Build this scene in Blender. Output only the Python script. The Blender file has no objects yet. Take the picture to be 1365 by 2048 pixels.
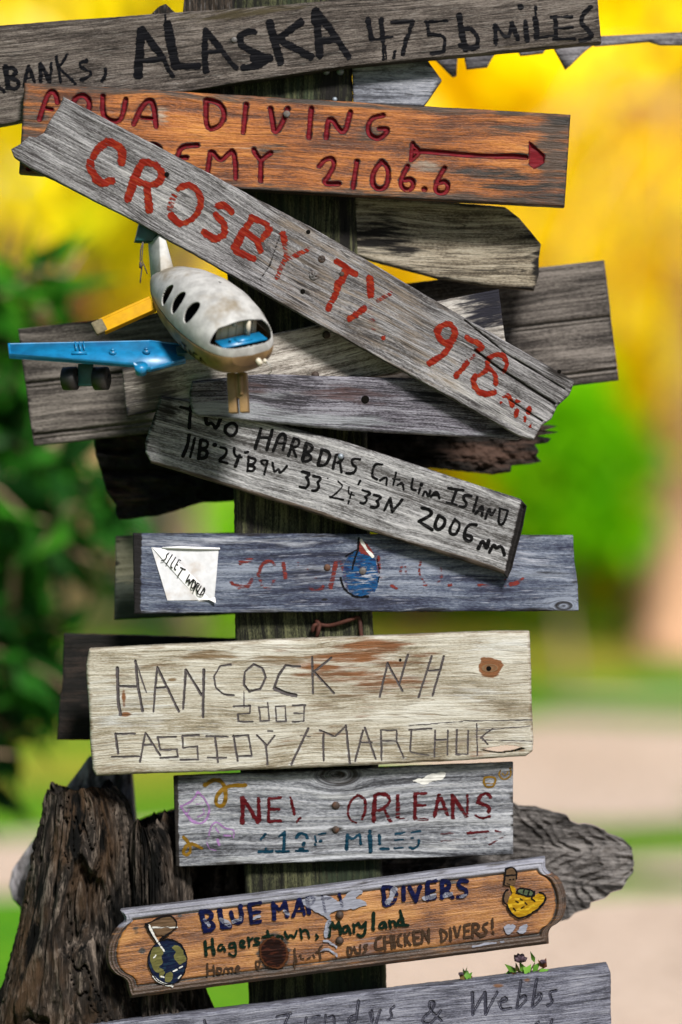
import bpy, math, random
import numpy as np
from mathutils import Vector

C = bpy.context.scene
COL = C.collection
R = math.radians
# ---------------------------------------------------------------- camera, world, sun
D, K, ZC = 5.0, 0.00075, 1.5          # camera distance, metres per photo pixel at the post, camera height
cam = bpy.data.cameras.new('camera'); camo = bpy.data.objects.new('camera', cam); COL.objects.link(camo)
camo.location = (0, -D, ZC); camo.rotation_euler = (R(90), 0, 0)
cam.sensor_fit = 'VERTICAL'; cam.sensor_height = 36.0; cam.sensor_width = 24.0
cam.lens = 36.0 * D / (2048 * K)
cam.clip_start = 0.1; cam.clip_end = 2000
cam.dof.use_dof = True; cam.dof.focus_distance = D - 0.09
cam.dof.aperture_fstop = (cam.lens / 1000) / 0.090
C.camera = camo
TO_SUN = Vector((0.27, -0.76, 0.71)).normalized()
w = bpy.data.worlds.new('World'); C.world = w; w.use_nodes = True
nt = w.node_tree; nt.nodes.clear()
sky = nt.nodes.new('ShaderNodeTexSky'); sky.sky_type = 'NISHITA'; sky.sun_disc = False
sky.sun_elevation = math.asin(TO_SUN.z); sky.sun_rotation = math.atan2(TO_SUN.x, TO_SUN.y)
bg = nt.nodes.new('ShaderNodeBackground'); bg.inputs[1].default_value = 0.05
wo = nt.nodes.new('ShaderNodeOutputWorld')
nt.links.new(sky.outputs[0], bg.inputs[0]); nt.links.new(bg.outputs[0], wo.inputs[0])
sl = bpy.data.lights.new('sun', 'SUN'); sl.energy = 5.0; sl.angle = R(10); sl.color = (1.0, 0.95, 0.88)
so = bpy.data.objects.new('sun', sl); COL.objects.link(so)
so.rotation_euler = TO_SUN.to_track_quat('Z', 'Y').to_euler(); so.location = (3, -6, 6)
C.view_settings.view_transform = 'Standard'; C.view_settings.look = 'None'
C.view_settings.exposure = 1.0; C.view_settings.gamma = 1.0
C.render.engine = 'CYCLES'
C.cycles.transparent_max_bounces = 16; C.cycles.max_bounces = 12; C.cycles.diffuse_bounces = 8; C.cycles.transmission_bounces = 8

# ---------------------------------------------------------------- numpy noise
def _h(ix, iy, seed):
    ix = ix.astype(np.int64); iy = iy.astype(np.int64)
    n = (ix * 374761393 + iy * 668265263 + seed * 974634721) & 0xffffffff
    n = ((n ^ (n >> 13)) * 1274126177) & 0xffffffff
    n = (n ^ (n >> 16)) & 0xffff
    return n / 65535.0
def vn(x, y, seed=0):
    x = np.asarray(x, float); y = np.asarray(y, float)
    ix = np.floor(x); iy = np.floor(y); fx = x - ix; fy = y - iy
    fx = fx * fx * (3 - 2 * fx); fy = fy * fy * (3 - 2 * fy)
    a = _h(ix, iy, seed); b = _h(ix + 1, iy, seed); c = _h(ix, iy + 1, seed); d = _h(ix + 1, iy + 1, seed)
    return (a * (1 - fx) + b * fx) * (1 - fy) + (c * (1 - fx) + d * fx) * fy
def fbm(x, y, seed=0, o=4):
    s = 0; a = 0.5; t = 0
    for i in range(o):
        s = s + a * vn(x * 2 ** i, y * 2 ** i, seed + i * 17); t += a; a *= 0.5
    return s / t
def sst(a, b, x):
    t = np.clip((x - a) / (b - a), 0, 1); return t * t * (3 - 2 * t)

# ---------------------------------------------------------------- node helper
class NB:
    def __init__(s, name):
        s.m = bpy.data.materials.new(name); s.m.use_nodes = True
        s.t = s.m.node_tree; s.t.nodes.clear()
        s.out = s.t.nodes.new('ShaderNodeOutputMaterial')
    def n(s, ty, **kw):
        nd = s.t.nodes.new(ty)
        for k, v in kw.items(): setattr(nd, k, v)
        return nd
    def put(s, sock, v):
        if v is None: return
        if isinstance(v, bpy.types.NodeSocket): s.t.links.new(v, sock)
        else:
            if isinstance(v, (tuple, list)) and len(v) == 3 and sock.type == 'RGBA': v = (*v, 1)
            sock.default_value = v
    def attr(s, name, out='Vector'): return s.n('ShaderNodeAttribute', attribute_name=name).outputs[out]
    def coord(s): return s.n('ShaderNodeTexCoord').outputs['Object']
    def map(s, v, scale, loc=(0, 0, 0)):
        m = s.n('ShaderNodeMapping'); s.put(m.inputs[0], v); m.inputs['Scale'].default_value = scale; m.inputs['Location'].default_value = loc
        return m.outputs[0]
    def noise(s, v, scale=1, detail=3, rough=0.55, dist=0):
        m = s.n('ShaderNodeTexNoise'); s.put(m.inputs['Vector'], v); m.inputs['Scale'].default_value = scale
        m.inputs['Detail'].default_value = detail; m.inputs['Roughness'].default_value = rough; m.inputs['Distortion'].default_value = dist
        return m.outputs['Fac']
    def vor(s, v, scale=1, feat='F1'):
        m = s.n('ShaderNodeTexVoronoi', feature=feat); s.put(m.inputs['Vector'], v); m.inputs['Scale'].default_value = scale
        return m.outputs['Distance']
    def ma(s, op, a, b=None, clamp=False):
        m = s.n('ShaderNodeMath', operation=op, use_clamp=clamp); s.put(m.inputs[0], a)
        if b is not None: s.put(m.inputs[1], b)
        return m.outputs[0]
    def mr(s, v, a, b, c=0.0, d=1.0, smooth=True):
        m = s.n('ShaderNodeMapRange', interpolation_type='SMOOTHSTEP' if smooth else 'LINEAR'); s.put(m.inputs[0], v)
        for i, x in enumerate((a, b, c, d)): s.put(m.inputs[i + 1], x)
        return m.outputs[0]
    def mix(s, f, a, b, mode='MIX'):
        m = s.n('ShaderNodeMix', data_type='RGBA', blend_type=mode); s.put(m.inputs[0], f); s.put(m.inputs[6], a); s.put(m.inputs[7], b)
        return m.outputs[2]
    def ramp(s, v, stops):
        m = s.n('ShaderNodeValToRGB'); s.put(m.inputs[0], v); e = m.color_ramp.elements
        while len(e) < len(stops): e.new(0.5)
        for i, (p, c) in enumerate(stops): e[i].position = p; e[i].color = (*c, 1)
        return m.outputs[0]
    def bump(s, h, strength=0.5, dist=0.001, nrm=None):
        m = s.n('ShaderNodeBump'); m.inputs['Strength'].default_value = strength; m.inputs['Distance'].default_value = dist
        s.put(m.inputs['Height'], h); s.put(m.inputs['Normal'], nrm); return m.outputs[0]
    def bsdf(s, col, rough=0.7, nrm=None, spec=0.3, metal=0.0, trans=None):
        m = s.n('ShaderNodeBsdfPrincipled'); s.put(m.inputs['Base Color'], col); s.put(m.inputs['Roughness'], rough)
        s.put(m.inputs['Specular IOR Level'], spec); s.put(m.inputs['Metallic'], metal); s.put(m.inputs['Normal'], nrm)
        return m.outputs[0]
    def fin(s, sh): s.t.links.new(sh, s.out.inputs[0]); return s.m
def lin(r, g, b):
    f = lambda c: (c / 255 / 12.92) if c <= 10 else ((c / 255 + 0.055) / 1.055) ** 2.4
    return (f(r), f(g), f(b))
def mulc(c, k): return tuple(min(1, x * k) for x in c)

# ---------------------------------------------------------------- materials
def wood(name, dark, mid, light, stain=(0.2, 0.07, 0.02), dirt=(0.012, 0.010, 0.009), pale=(0.55, 0.56, 0.58),
         crack=0.5, bump=1.0, contrast=1.0, ring=0.5, fleck=0.35, blot=0.4, rough=0.85, spec=0.2, gs=1.0):
    """Weathered timber. gc = grain coordinates in millimetres; msk = (stain, dirt, pale), which also carry painted light and shade."""
    b = NB(name); KA = 0.39
    dark, mid, light, stain, dirt, pale = [mulc(q, KA) for q in (dark, mid, light, stain, dirt, pale)]
    gc = b.map(b.attr('gc'), (gs, gs, 1)); msk = b.n('ShaderNodeSeparateColor'); b.put(msk.inputs[0], b.attr('msk', 'Color'))
    big = b.noise(b.map(gc, (0.010, 0.022, 1)), 1, 3)
    band = b.noise(b.map(gc, (0.0040, 0.135, 1)), 1, 3, 0.55, 0.3)
    fib = b.noise(b.map(gc, (0.017, 0.42, 1)), 1, 3, 0.65, 0.3)
    fine = b.noise(b.map(gc, (0.22, 0.75, 1), (3, 7, 0)), 1, 3, 0.65)
    f = b.ma('ADD', b.ma('MULTIPLY', band, ring), b.ma('MULTIPLY', fib, 1 - ring))
    f = b.ma('ADD', f, b.ma('MULTIPLY', b.ma('SUBTRACT', fine, 0.5), 0.50))
    f = b.ma('ADD', f, b.ma('MULTIPLY', b.ma('SUBTRACT', big, 0.5), blot))
    s = 0.140 / contrast
    fac = b.mr(f, 0.5 - s, 0.5 + s, smooth=False)
    col = b.ramp(fac, [(0.0, mulc(dark, 0.55)), (0.22, dark), (0.55, mid), (1.0, light)])
    fl = b.mr(b.noise(b.map(gc, (0.035, 0.55, 1), (11, 3, 0)), 1, 3, 0.6), 0.58, 0.70)
    col = b.mix(b.ma('MULTIPLY', fl, fleck), col, pale)
    org = b.noise(b.map(gc, (0.016, 0.16, 1), (5, 9, 0)), 1, 5, 0.65)
    org = b.ma('MULTIPLY', b.ma('SUBTRACT', org, 0.5), 1.7)
    for i, c in ((2, pale), (0, stain), (1, dirt)):
        fm = b.mr(b.ma('ADD', msk.outputs[i], b.ma('MULTIPLY', org, b.mr(msk.outputs[i], 0.0, 0.15))), 0.28, 0.72)
        cc = b.mix(b.mr(f, 0.38, 0.62, 0.55, 0.0), c, mulc(c, 0.45))
        col = b.mix(fm, col, cc)
    cr = b.noise(b.map(gc, (0.0045, 0.10, 1), (2, 4, 0)), 1, 2, 0.5, 0.3)
    cl = b.ma('MULTIPLY', b.mr(b.ma('ABSOLUTE', b.ma('SUBTRACT', cr, 0.5)), 0.0, 0.020, 1, 0),
              b.mr(b.noise(b.map(gc, (0.008, 0.03, 1), (8, 1, 0)), 1, 2), 0.44, 0.56))
    cr2 = b.noise(b.map(gc, (0.0075, 0.24, 1), (6, 2, 0)), 1, 2, 0.5, 0.25)
    cl2 = b.ma('MULTIPLY', b.mr(b.ma('ABSOLUTE', b.ma('SUBTRACT', cr2, 0.46)), 0.0, 0.016, 1, 0),
               b.mr(b.noise(b.map(gc, (0.015, 0.05, 1), (1, 6, 0)), 1, 2), 0.45, 0.60))
    cr3 = b.noise(b.map(gc, (0.018, 0.50, 1), (9, 9, 0)), 1, 2, 0.5, 0.2)
    cl3 = b.ma('MULTIPLY', b.mr(cr3, 0.34, 0.42, 1, 0), b.mr(b.noise(b.map(gc, (0.02, 0.06, 1), (4, 7, 0)), 1, 3), 0.40, 0.58))
    cc = b.ma('MAXIMUM', cl, b.ma('MAXIMUM', b.ma('MULTIPLY', cl2, 0.9), b.ma('MULTIPLY', cl3, 0.75)))
    col = b.mix(b.ma('MULTIPLY', cc, crack), col, mulc(dirt, 0.8))
    h = b.ma('ADD', f, b.ma('MULTIPLY', cc, -0.5 * crack))
    return b.fin(b.bsdf(col, rough, b.bump(h, 0.9 * bump, 0.0022), spec))

def paint(name, col, worn=0.0, rough=0.55, ragged=1.6, col2=None, sharp=0.03):
    """Brushed paint that keeps to its strokes (attribute sdf, pixels) and is worn along the grain."""
    b = NB(name); col = mulc(col, 0.25); col2 = mulc(col2, 0.25) if col2 else None
    gc = b.attr('gc'); sdf = b.attr('sdf', 'Fac'); wear = b.attr('wear', 'Fac')
    ed = b.noise(b.map(gc, (0.10, 0.55, 1)), 1, 3, 0.6)
    edge = b.ma('ADD', sdf, b.ma('MULTIPLY', b.ma('SUBTRACT', ed, 0.5), ragged * 2.2))
    a1 = b.mr(edge, 0.05, 0.75, 1, 0)
    wn = b.noise(b.map(gc, (0.045, 0.42, 1), (4, 4, 0)), 1, 5, 0.65)
    thr = b.ma('ADD', b.ma('MULTIPLY', wear, 0.40), 0.22 + worn * 0.4)
    a2 = b.mr(b.ma('SUBTRACT', wn, thr), -sharp, sharp)
    al = b.ma('MULTIPLY', a1, a2)
    v = b.noise(b.map(gc, (0.06, 0.3, 1), (9, 2, 0)), 1, 4, 0.6)
    c = b.mix(b.mr(v, 0.3, 0.7), mulc(col, 0.6), col)
    if col2: c = b.mix(b.mr(b.noise(b.map(gc, (0.07, 0.22, 1), (1, 8, 0)), 1, 4, 0.6), 0.52, 0.6), c, col2)
    sh = b.n('ShaderNodeMixShader'); tr = b.n('ShaderNodeBsdfTransparent')
    b.put(sh.inputs[0], al); b.put(sh.inputs[1], tr.outputs[0])
    b.put(sh.inputs[2], b.bsdf(c, rough, b.bump(b.ma('ADD', v, wn), 0.3, 0.0010), 0.04))
    return b.fin(sh.outputs[0])

def plain(name, col, rough=0.6, spec=0.3, var=0.35, scale=120, metal=0.0, dirt=None, dirtamt=0.5, bump=0.2, k=0.43):
    b = NB(name); col = mulc(col, k); dirt = mulc(dirt, k) if dirt else None; co = b.coord()
    n = b.noise(co, scale, 4, 0.6); n2 = b.noise(co, scale * 0.22, 4, 0.6)
    c = b.mix(b.mr(n, 0.3, 0.7), mulc(col, 1 - var), col)
    if dirt: c = b.mix(b.ma('MULTIPLY', b.mr(n2, 0.48, 0.66), dirtamt), c, dirt)
    return b.fin(b.bsdf(c, rough, b.bump(n, bump, 0.001), spec, metal))

# ---------------------------------------------------------------- objects
def tag(o, label=None, cat=None, group=None, kind=None):
    for k, v in (('label', label), ('category', cat), ('group', group), ('kind', kind)):
        if v: o[k] = v
    return o
def empty(name, loc, **kw):
    o = bpy.data.objects.new(name, None); COL.objects.link(o); o.location = loc; o.empty_display_size = 0.05
    return tag(o, **kw)
def mesh(name, V, F, mat, parent=None, loc=(0, 0, 0), smooth=True, attrs=None):
    """V (n,3) relative to loc/parent; F (m,4) or (m,3) array or list of polygons."""
    me = bpy.data.meshes.new(name); V = np.asarray(V, np.float32)
    if isinstance(F, np.ndarray):
        flat = F.astype(np.int32).ravel(); ln = np.full(len(F), F.shape[1], np.int32)
    else:
        ln = np.array([len(f) for f in F], np.int32); flat = np.array([i for f in F for i in f], np.int32)
    me.vertices.add(len(V)); me.vertices.foreach_set('co', V.ravel())
    me.loops.add(len(flat)); me.loops.foreach_set('vertex_index', flat)
    me.polygons.add(len(ln)); st = np.zeros(len(ln), np.int32); st[1:] = np.cumsum(ln)[:-1]
    me.polygons.foreach_set('loop_start', st); me.polygons.foreach_set('loop_total', ln)
    if smooth: me.polygons.foreach_set('use_smooth', np.ones(len(ln), bool))
    me.update(calc_edges=True); me.validate()
    for k, (ty, a) in (attrs or {}).items():
        at = me.attributes.new(k, ty, 'POINT'); a = np.asarray(a, np.float32)
        at.data.foreach_set({'FLOAT': 'value', 'FLOAT_VECTOR': 'vector', 'FLOAT_COLOR': 'color'}[ty], a.ravel())
    o = bpy.data.objects.new(name, me); COL.objects.link(o); o.location = loc
    if mat: me.materials.append(mat)
    if parent: o.parent = parent
    return o
class MB:
    """Collects simple shapes into one mesh."""
    def __init__(s): s.v = []; s.f = []
    def add(s, V, F):
        o = len(s.v); s.v += [tuple(map(float, p)) for p in V]; s.f += [tuple(int(i) + o for i in f) for f in F]; return s
    def box(s, c, ax, ay, az):
        c = np.array(c, float); A = [np.array(x, float) for x in (ax, ay, az)]
        V = [c + sx * A[0] + sy * A[1] + sz * A[2] for sx in (-1, 1) for sy in (-1, 1) for sz in (-1, 1)]
        return s.add(V, [(0, 1, 3, 2), (4, 6, 7, 5), (0, 4, 5, 1), (2, 3, 7, 6), (0, 2, 6, 4), (1, 5, 7, 3)])
    def tube(s, pts, rad, n=10, cap=True):
        pts = [np.array(p, float) for p in pts]; rad = rad if hasattr(rad, '__len__') else [rad] * len(pts)
        V = []; prev = None
        for i, p in enumerate(pts):
            t = pts[min(i + 1, len(pts) - 1)] - pts[max(i - 1, 0)]; t = t / (np.linalg.norm(t) + 1e-9)
            if prev is None:
                a = np.array((0, 0, 1.)) if abs(t[2]) < 0.9 else np.array((1., 0, 0)); prev = np.cross(t, a)
            x = prev - t * prev.dot(t); x /= np.linalg.norm(x) + 1e-9; prev = x; y = np.cross(t, x)
            for k in range(n):
                q = 2 * math.pi * k / n; V.append(p + rad[i] * (math.cos(q) * x + math.sin(q) * y))
        F = [(i * n + k, i * n + (k + 1) % n, (i + 1) * n + (k + 1) % n, (i + 1) * n + k) for i in range(len(pts) - 1) for k in range(n)]
        if cap: F += [tuple(range(n - 1, -1, -1)), tuple(range((len(pts) - 1) * n, len(pts) * n))]
        return s.add(V, F)
    def build(s, name, mat, parent=None, loc=(0, 0, 0), smooth=False, bevel=0, **kw):
        o = mesh(name, np.array(s.v) if s.v else np.zeros((0, 3)), s.f, mat, parent, loc, smooth)
        if bevel:
            m = o.modifiers.new('edge', 'BEVEL'); m.width = bevel; m.segments = 2; m.limit_method = 'ANGLE'
        return tag(o, **kw)
def W(px, py, y):
    """A place on the vertical plane y (metres behind the post front), from photograph pixels."""
    s = K * (D + y) / D
    return np.stack([(np.asarray(px, float) - 682.5) * s, np.zeros_like(np.asarray(px, float)) + y, ZC + (1024 - np.asarray(py, float)) * s], -1)

# ---------------------------------------------------------------- strokes
def chaikin(p, it=2):
    for _ in range(it):
        if len(p) < 3: return p
        q = [p[0]]
        for a, b in zip(p[:-1], p[1:]): q += [0.75 * a + 0.25 * b, 0.25 * a + 0.75 * b]
        q.append(p[-1]); p = np.array(q)
    return p
def T(ox, oy, s, data, wear=0.0, smooth=True, wk=1.0):
    """Pen strokes: 'width[/wear] x,y x,y ...; ...'; a leading P fills a polygon."""
    out = []
    for st in data.split(';'):
        tk = st.split()
        if not tk: continue
        h = tk[0]; poly = h.startswith('P'); h = h.lstrip('P'); wr = wear
        if '/' in h: h, x = h.split('/'); wr = float(x)
        p = np.array([[float(c) for c in t.split(',')] for t in tk[1:]]) / s + np.array([ox, oy])
        if poly: out.append(('P', 0, wr, chaikin(np.vstack([p, p[:1]]), 1) if smooth else np.vstack([p, p[:1]])))
        else: out.append(('L', float(h) / s * 0.5 * wk, wr, chaikin(p, int(smooth) if smooth is not True else 2) if smooth else p))
    return out
def seg_d(X, Y, p):
    d = np.full(X.shape, 1e9)
    if len(p) == 1: return np.hypot(X - p[0, 0], Y - p[0, 1])
    for a, b in zip(p[:-1], p[1:]):
        e = b - a; t = np.clip(((X - a[0]) * e[0] + (Y - a[1]) * e[1]) / (e @ e + 1e-9), 0, 1)
        d = np.minimum(d, np.hypot(X - a[0] - t * e[0], Y - a[1] - t * e[1]))
    return d
def inside(X, Y, p):
    r = np.zeros(X.shape, bool)
    for a, b in zip(p[:-1], p[1:]):
        c = (a[1] > Y) != (b[1] > Y)
        r ^= c & (X < (b[0] - a[0]) * (Y - a[1]) / (b[1] - a[1] + 1e-12) + a[0])
    return r
def sdf_of(strokes, X, Y, pad=6):
    """Signed distance (pixels) to the nearest stroke, and that stroke's wear. X, Y any shape."""
    S = np.full(X.shape, 99.0); Wr = np.zeros(X.shape)
    Xr, Yr, Sr, Wv = X.ravel(), Y.ravel(), S.ravel(), Wr.ravel()
    for ty, hw, wr, p in strokes:
        lo = p.min(0) - hw - pad; hi = p.max(0) + hw + pad
        i = np.nonzero((Xr > lo[0]) & (Xr < hi[0]) & (Yr > lo[1]) & (Yr < hi[1]))[0]
        if not len(i): continue
        d = seg_d(Xr[i], Yr[i], p)
        if ty == 'P': d = np.where(inside(Xr[i], Yr[i], p), -d, d)
        else: d = d - hw
        m = d < Sr[i]; Sr[i[m]] = d[m]; Wv[i[m]] = wr
    return Sr.reshape(X.shape), Wv.reshape(X.shape)

# ---------------------------------------------------------------- boards
def resample(poly, t):
    p = np.array(poly, float); L = np.r_[0, np.cumsum(np.hypot(*np.diff(p, axis=0).T))]; L /= L[-1]
    return np.stack([np.interp(t, L, p[:, 0]), np.interp(t, L, p[:, 1])], -1)
def params(L, step, r):
    n = max(4, int(L / step)); t = np.linspace(0, 1, n + 1)
    e = np.array([0.15, 0.5]) * max(r, 1.5) / L
    return np.unique(np.clip(np.r_[t, e, 1 - e], 0, 1).round(6))
class Board: pass
def board(name, mat, y, thick, top, bot, left=None, right=None, step=2.2, r=3.0, wob=0.8, angle=None, seed=1,
          knots=(), stains=(), dirt_shade=(), pales=(), carve=None, carve_d=0.0025, relief=None, rough=0.0006, prof=None, holes=(), maskfn=None,
          parent=None, tilt=0.0, grime=0.42, **kw):
    top = [tuple(p) for p in top]; bot = [tuple(p) for p in bot]
    left = [top[0], bot[0]] if left is None else left; right = [top[-1], bot[-1]] if right is None else right
    Lu = np.hypot(*(np.array(top[-1]) - top[0])); Lv = np.hypot(*(np.array(bot[0]) - top[0]))
    a = params(Lu, step, r); b = params(Lv, step, r)
    Tp, Bp, Lp, Rp = resample(top, a), resample(bot, a), resample(left, b), resample(right, b)
    ea = np.minimum(1, np.minimum(a, 1 - a) * 20); eb = np.minimum(1, np.minimum(b, 1 - b) * 8)
    hi = lambda t, L, sd: (fbm(t * L / 60, t * 0 + sd, seed, 3) - 0.5) * 2.2 + (vn(t * L / 7, t * 0 + sd, seed + 5) - 0.5) * 0.9
    Tp[:, 1] += hi(a, Lu, 1.5) * wob * ea; Bp[:, 1] += hi(a, Lu, 7.5) * wob * ea
    Lp[:, 0] += hi(b, Lv, 3.5) * wob * eb; Rp[:, 0] += hi(b, Lv, 9.5) * wob * eb
    A = a[:, None, None]; B = b[None, :, None]
    P = ((1 - B) * Tp[:, None] + B * Bp[:, None] + (1 - A) * Lp[None] + A * Rp[None]
         - ((1 - A) * (1 - B) * Tp[0] + A * (1 - B) * Tp[-1] + (1 - A) * B * Bp[0] + A * B * Bp[-1]))
    X, Y = P[..., 0], P[..., 1]
    c = np.array([(top[0][0] + top[-1][0] + bot[0][0] + bot[-1][0]) / 4, (top[0][1] + top[-1][1] + bot[0][1] + bot[-1][1]) / 4])
    if angle is None:
        e = (np.array(top[-1]) - top[0]) + (np.array(bot[-1]) - bot[0]); angle = math.atan2(e[1], e[0])
    else: angle = R(angle)
    ca, sa = math.cos(angle), math.sin(angle)
    bd = Board(); bd.y = y; bd.c = c; bd.seed = seed; bd.tilt = tilt
    def grain(X, Y):
        u = (X - c[0]) * ca + (Y - c[1]) * sa; v = -(X - c[0]) * sa + (Y - c[1]) * ca
        kn = np.zeros(X.shape); vv = v.copy(); uu = u.copy()
        for kx, ky, kr in knots:
            du0 = (kx - c[0]) * ca + (ky - c[1]) * sa; dv0 = -(kx - c[0]) * sa + (ky - c[1]) * ca
            du, dv = u - du0, v - dv0; rr = np.sqrt((du * 0.5) ** 2 + dv ** 2) + 1e-6
            o = rr > kr
            vv = vv + np.where(o, -dv * np.minimum(1, (kr / rr) ** 2) * np.exp(-np.maximum(0, rr - kr) / (kr * 5)), 0)
            vv = np.where(o, vv, dv0 + (rr - kr) * 1.6); uu = np.where(o, uu, du0 + np.arctan2(dv, du) * kr * 0.6)
            kn = np.maximum(kn, sst(1.15, 0.75, rr / kr))
        vv = vv + (fbm(u / 260, v / 90, seed + 3, 2) - 0.5) * 26
        return uu * 0.75, vv * 0.75, kn
    def rel(X, Y, a=None, b=None):
        u, v, kn = grain(X, Y)
        h = (fbm(u / 45, v / 3.2, seed + 11, 3) - 0.5) * 2 * rough
        if carve:
            s, _ = sdf_of(carve, X, Y); h = h + carve_d * sst(0.6, -2.2, s)
        if relief is not None: h = h + relief(X, Y, u, v, a, b)
        return h
    bd.grain, bd.rel = grain, rel
    bd.yat = lambda X: y + tilt * (X - c[0]) * K
    u, v, kn = grain(X, Y)
    dx = np.minimum(a, 1 - a)[:, None] * Lu; dy = np.minimum(b, 1 - b)[None, :] * Lv; d = np.minimum(dx, dy)
    dd = np.clip(d, 0, r); edge = (r - np.sqrt(np.maximum(0, r * r - (r - dd) ** 2))) * K
    aa, bb = np.broadcast_to(a[:, None], X.shape), np.broadcast_to(b[None, :], X.shape)
    H = edge + rel(X, Y, aa, bb) * np.clip(d / (r + 1), 0.15, 1)
    if prof is not None: H = H + prof(d)
    yy = bd.yat(X); s = K * (D + yy) / D
    V = np.stack([(X - 682.5) * s, yy + H, ZC + (1024 - Y) * s], -1)
    org = W(c[0], c[1], y); n, m = X.shape
    M = np.zeros(X.shape + (4,)); M[..., 3] = 1
    for ch, L in ((0, stains), (1, dirt_shade), (2, pales)):
        for (bx, by, rx, ry, st) in L:
            q = ((X - bx) * ca + (Y - by) * sa) / rx; t = (-(X - bx) * sa + (Y - by) * ca) / ry
            M[..., ch] = np.maximum(M[..., ch], st * np.exp(-(q * q + t * t) ** 1.3))
    M[..., 1] = np.maximum(M[..., 1], kn * 0.55)
    if grime: M[..., 1] = np.maximum(M[..., 1], grime * sst(13, 1, d + (fbm(u / 30, v / 8, seed + 60, 3) - 0.5) * 14))  # edge grime; also puts contact shade into the board colour
    if maskfn is not None: maskfn(M, X, Y, u, v, aa, bb, d)
    G = np.stack([u, v, np.full(u.shape, seed * 3.7)], -1)
    idx = np.arange(n * m).reshape(n, m)
    F = np.stack([idx[:-1, :-1], idx[:-1, 1:], idx[1:, 1:], idx[1:, :-1]], -1).reshape(-1, 4)
    keep = None
    if holes:
        fx = P[:-1, :-1].reshape(-1, 2) + 0.5 * (P[1:, 1:] - P[:-1, :-1]).reshape(-1, 2)
        keep = np.ones(len(F), bool)
        for hp in holes:
            hp = np.array(list(hp) + [hp[0]], float); keep &= ~inside(fx[:, 0], fx[:, 1], hp)
        F = F[keep]
    V = V.reshape(-1, 3); G = G.reshape(-1, 3); M = M.reshape(-1, 4)
    # walls: extrude the boundary backwards
    e = np.vstack([F[:, [0, 1]], F[:, [1, 2]], F[:, [2, 3]], F[:, [3, 0]]])
    key = np.sort(e, 1) @ np.array([n * m, 1]); uq, inv, cnt = np.unique(key, return_inverse=True, return_counts=True)
    be = e[cnt[inv] == 1]; bv = np.unique(be); loc = {k: i for i, k in enumerate(bv)}
    allV, allG, allM, allF = [V], [G], [M], [F]; base = n * m; prev = bv.copy()
    be_l = np.array([[loc[i], loc[j]] for i, j in be])
    yb = bd.yat(X).reshape(-1)[bv]
    steps = (0.06, 0.35, 0.7, 1.0)
    for k, t in enumerate(steps):
        q = V[bv].copy(); q[:, 1] = np.maximum(q[:, 1] * 0 + yb + thick * t, V[bv][:, 1] + 0.0004 * (k + 1))
        g = G[bv].copy(); g[:, 1] += (t * thick * 1000) * 1.3; g[:, 0] += 3 * t
        cur = base + np.arange(len(bv)); base += len(bv)
        allV.append(q); allG.append(g); allM.append(M[bv])
        allF.append(np.stack([prev[be_l[:, 1]], prev[be_l[:, 0]], cur[be_l[:, 0]], cur[be_l[:, 1]]], -1)); prev = cur
    # back
    Vb = V.copy(); Vb[:, 1] = bd.yat(X).reshape(-1) + thick + 0.0002; allV.append(Vb); allG.append(G); allM.append(M)
    allF.append(F[:, ::-1] + base)
    Vf = np.vstack(allV); Ff = np.vstack(allF)
    used = np.zeros(len(Vf), bool); used[Ff.ravel()] = True; mp = np.cumsum(used) - 1
    o = mesh(name, Vf[used] - org, mp[Ff], mat, None, org,
             attrs={'gc': ('FLOAT_VECTOR', np.vstack(allG)[used]), 'msk': ('FLOAT_COLOR', np.vstack(allM)[used])})
    if parent is not None: o.parent = parent; o.location = org - np.array(parent.location)
    bd.o = o; bd.org = org; tag(o, **kw)
    return bd
def words(strokes, gap):
    bb = [(*(s[3].min(0) - s[1] - gap), *(s[3].max(0) + s[1] + gap)) for s in strokes]; par = list(range(len(bb)))
    def fd(i):
        while par[i] != i: i = par[i]
        return i
    for i in range(len(bb)):
        for j in range(i):
            p, q = bb[i], bb[j]
            if p[0] < q[2] and q[0] < p[2] and p[1] < q[3] and q[1] < p[3]: par[fd(i)] = fd(j)
    g = {}
    for i in range(len(bb)): g.setdefault(fd(i), []).append(strokes[i])
    return list(g.values())
def lettering(bd, mat, strokes, name='lettering', gap=9, **kw):
    for g in words(strokes, gap): letter_mesh(bd, mat, g, name, **kw)
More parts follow.
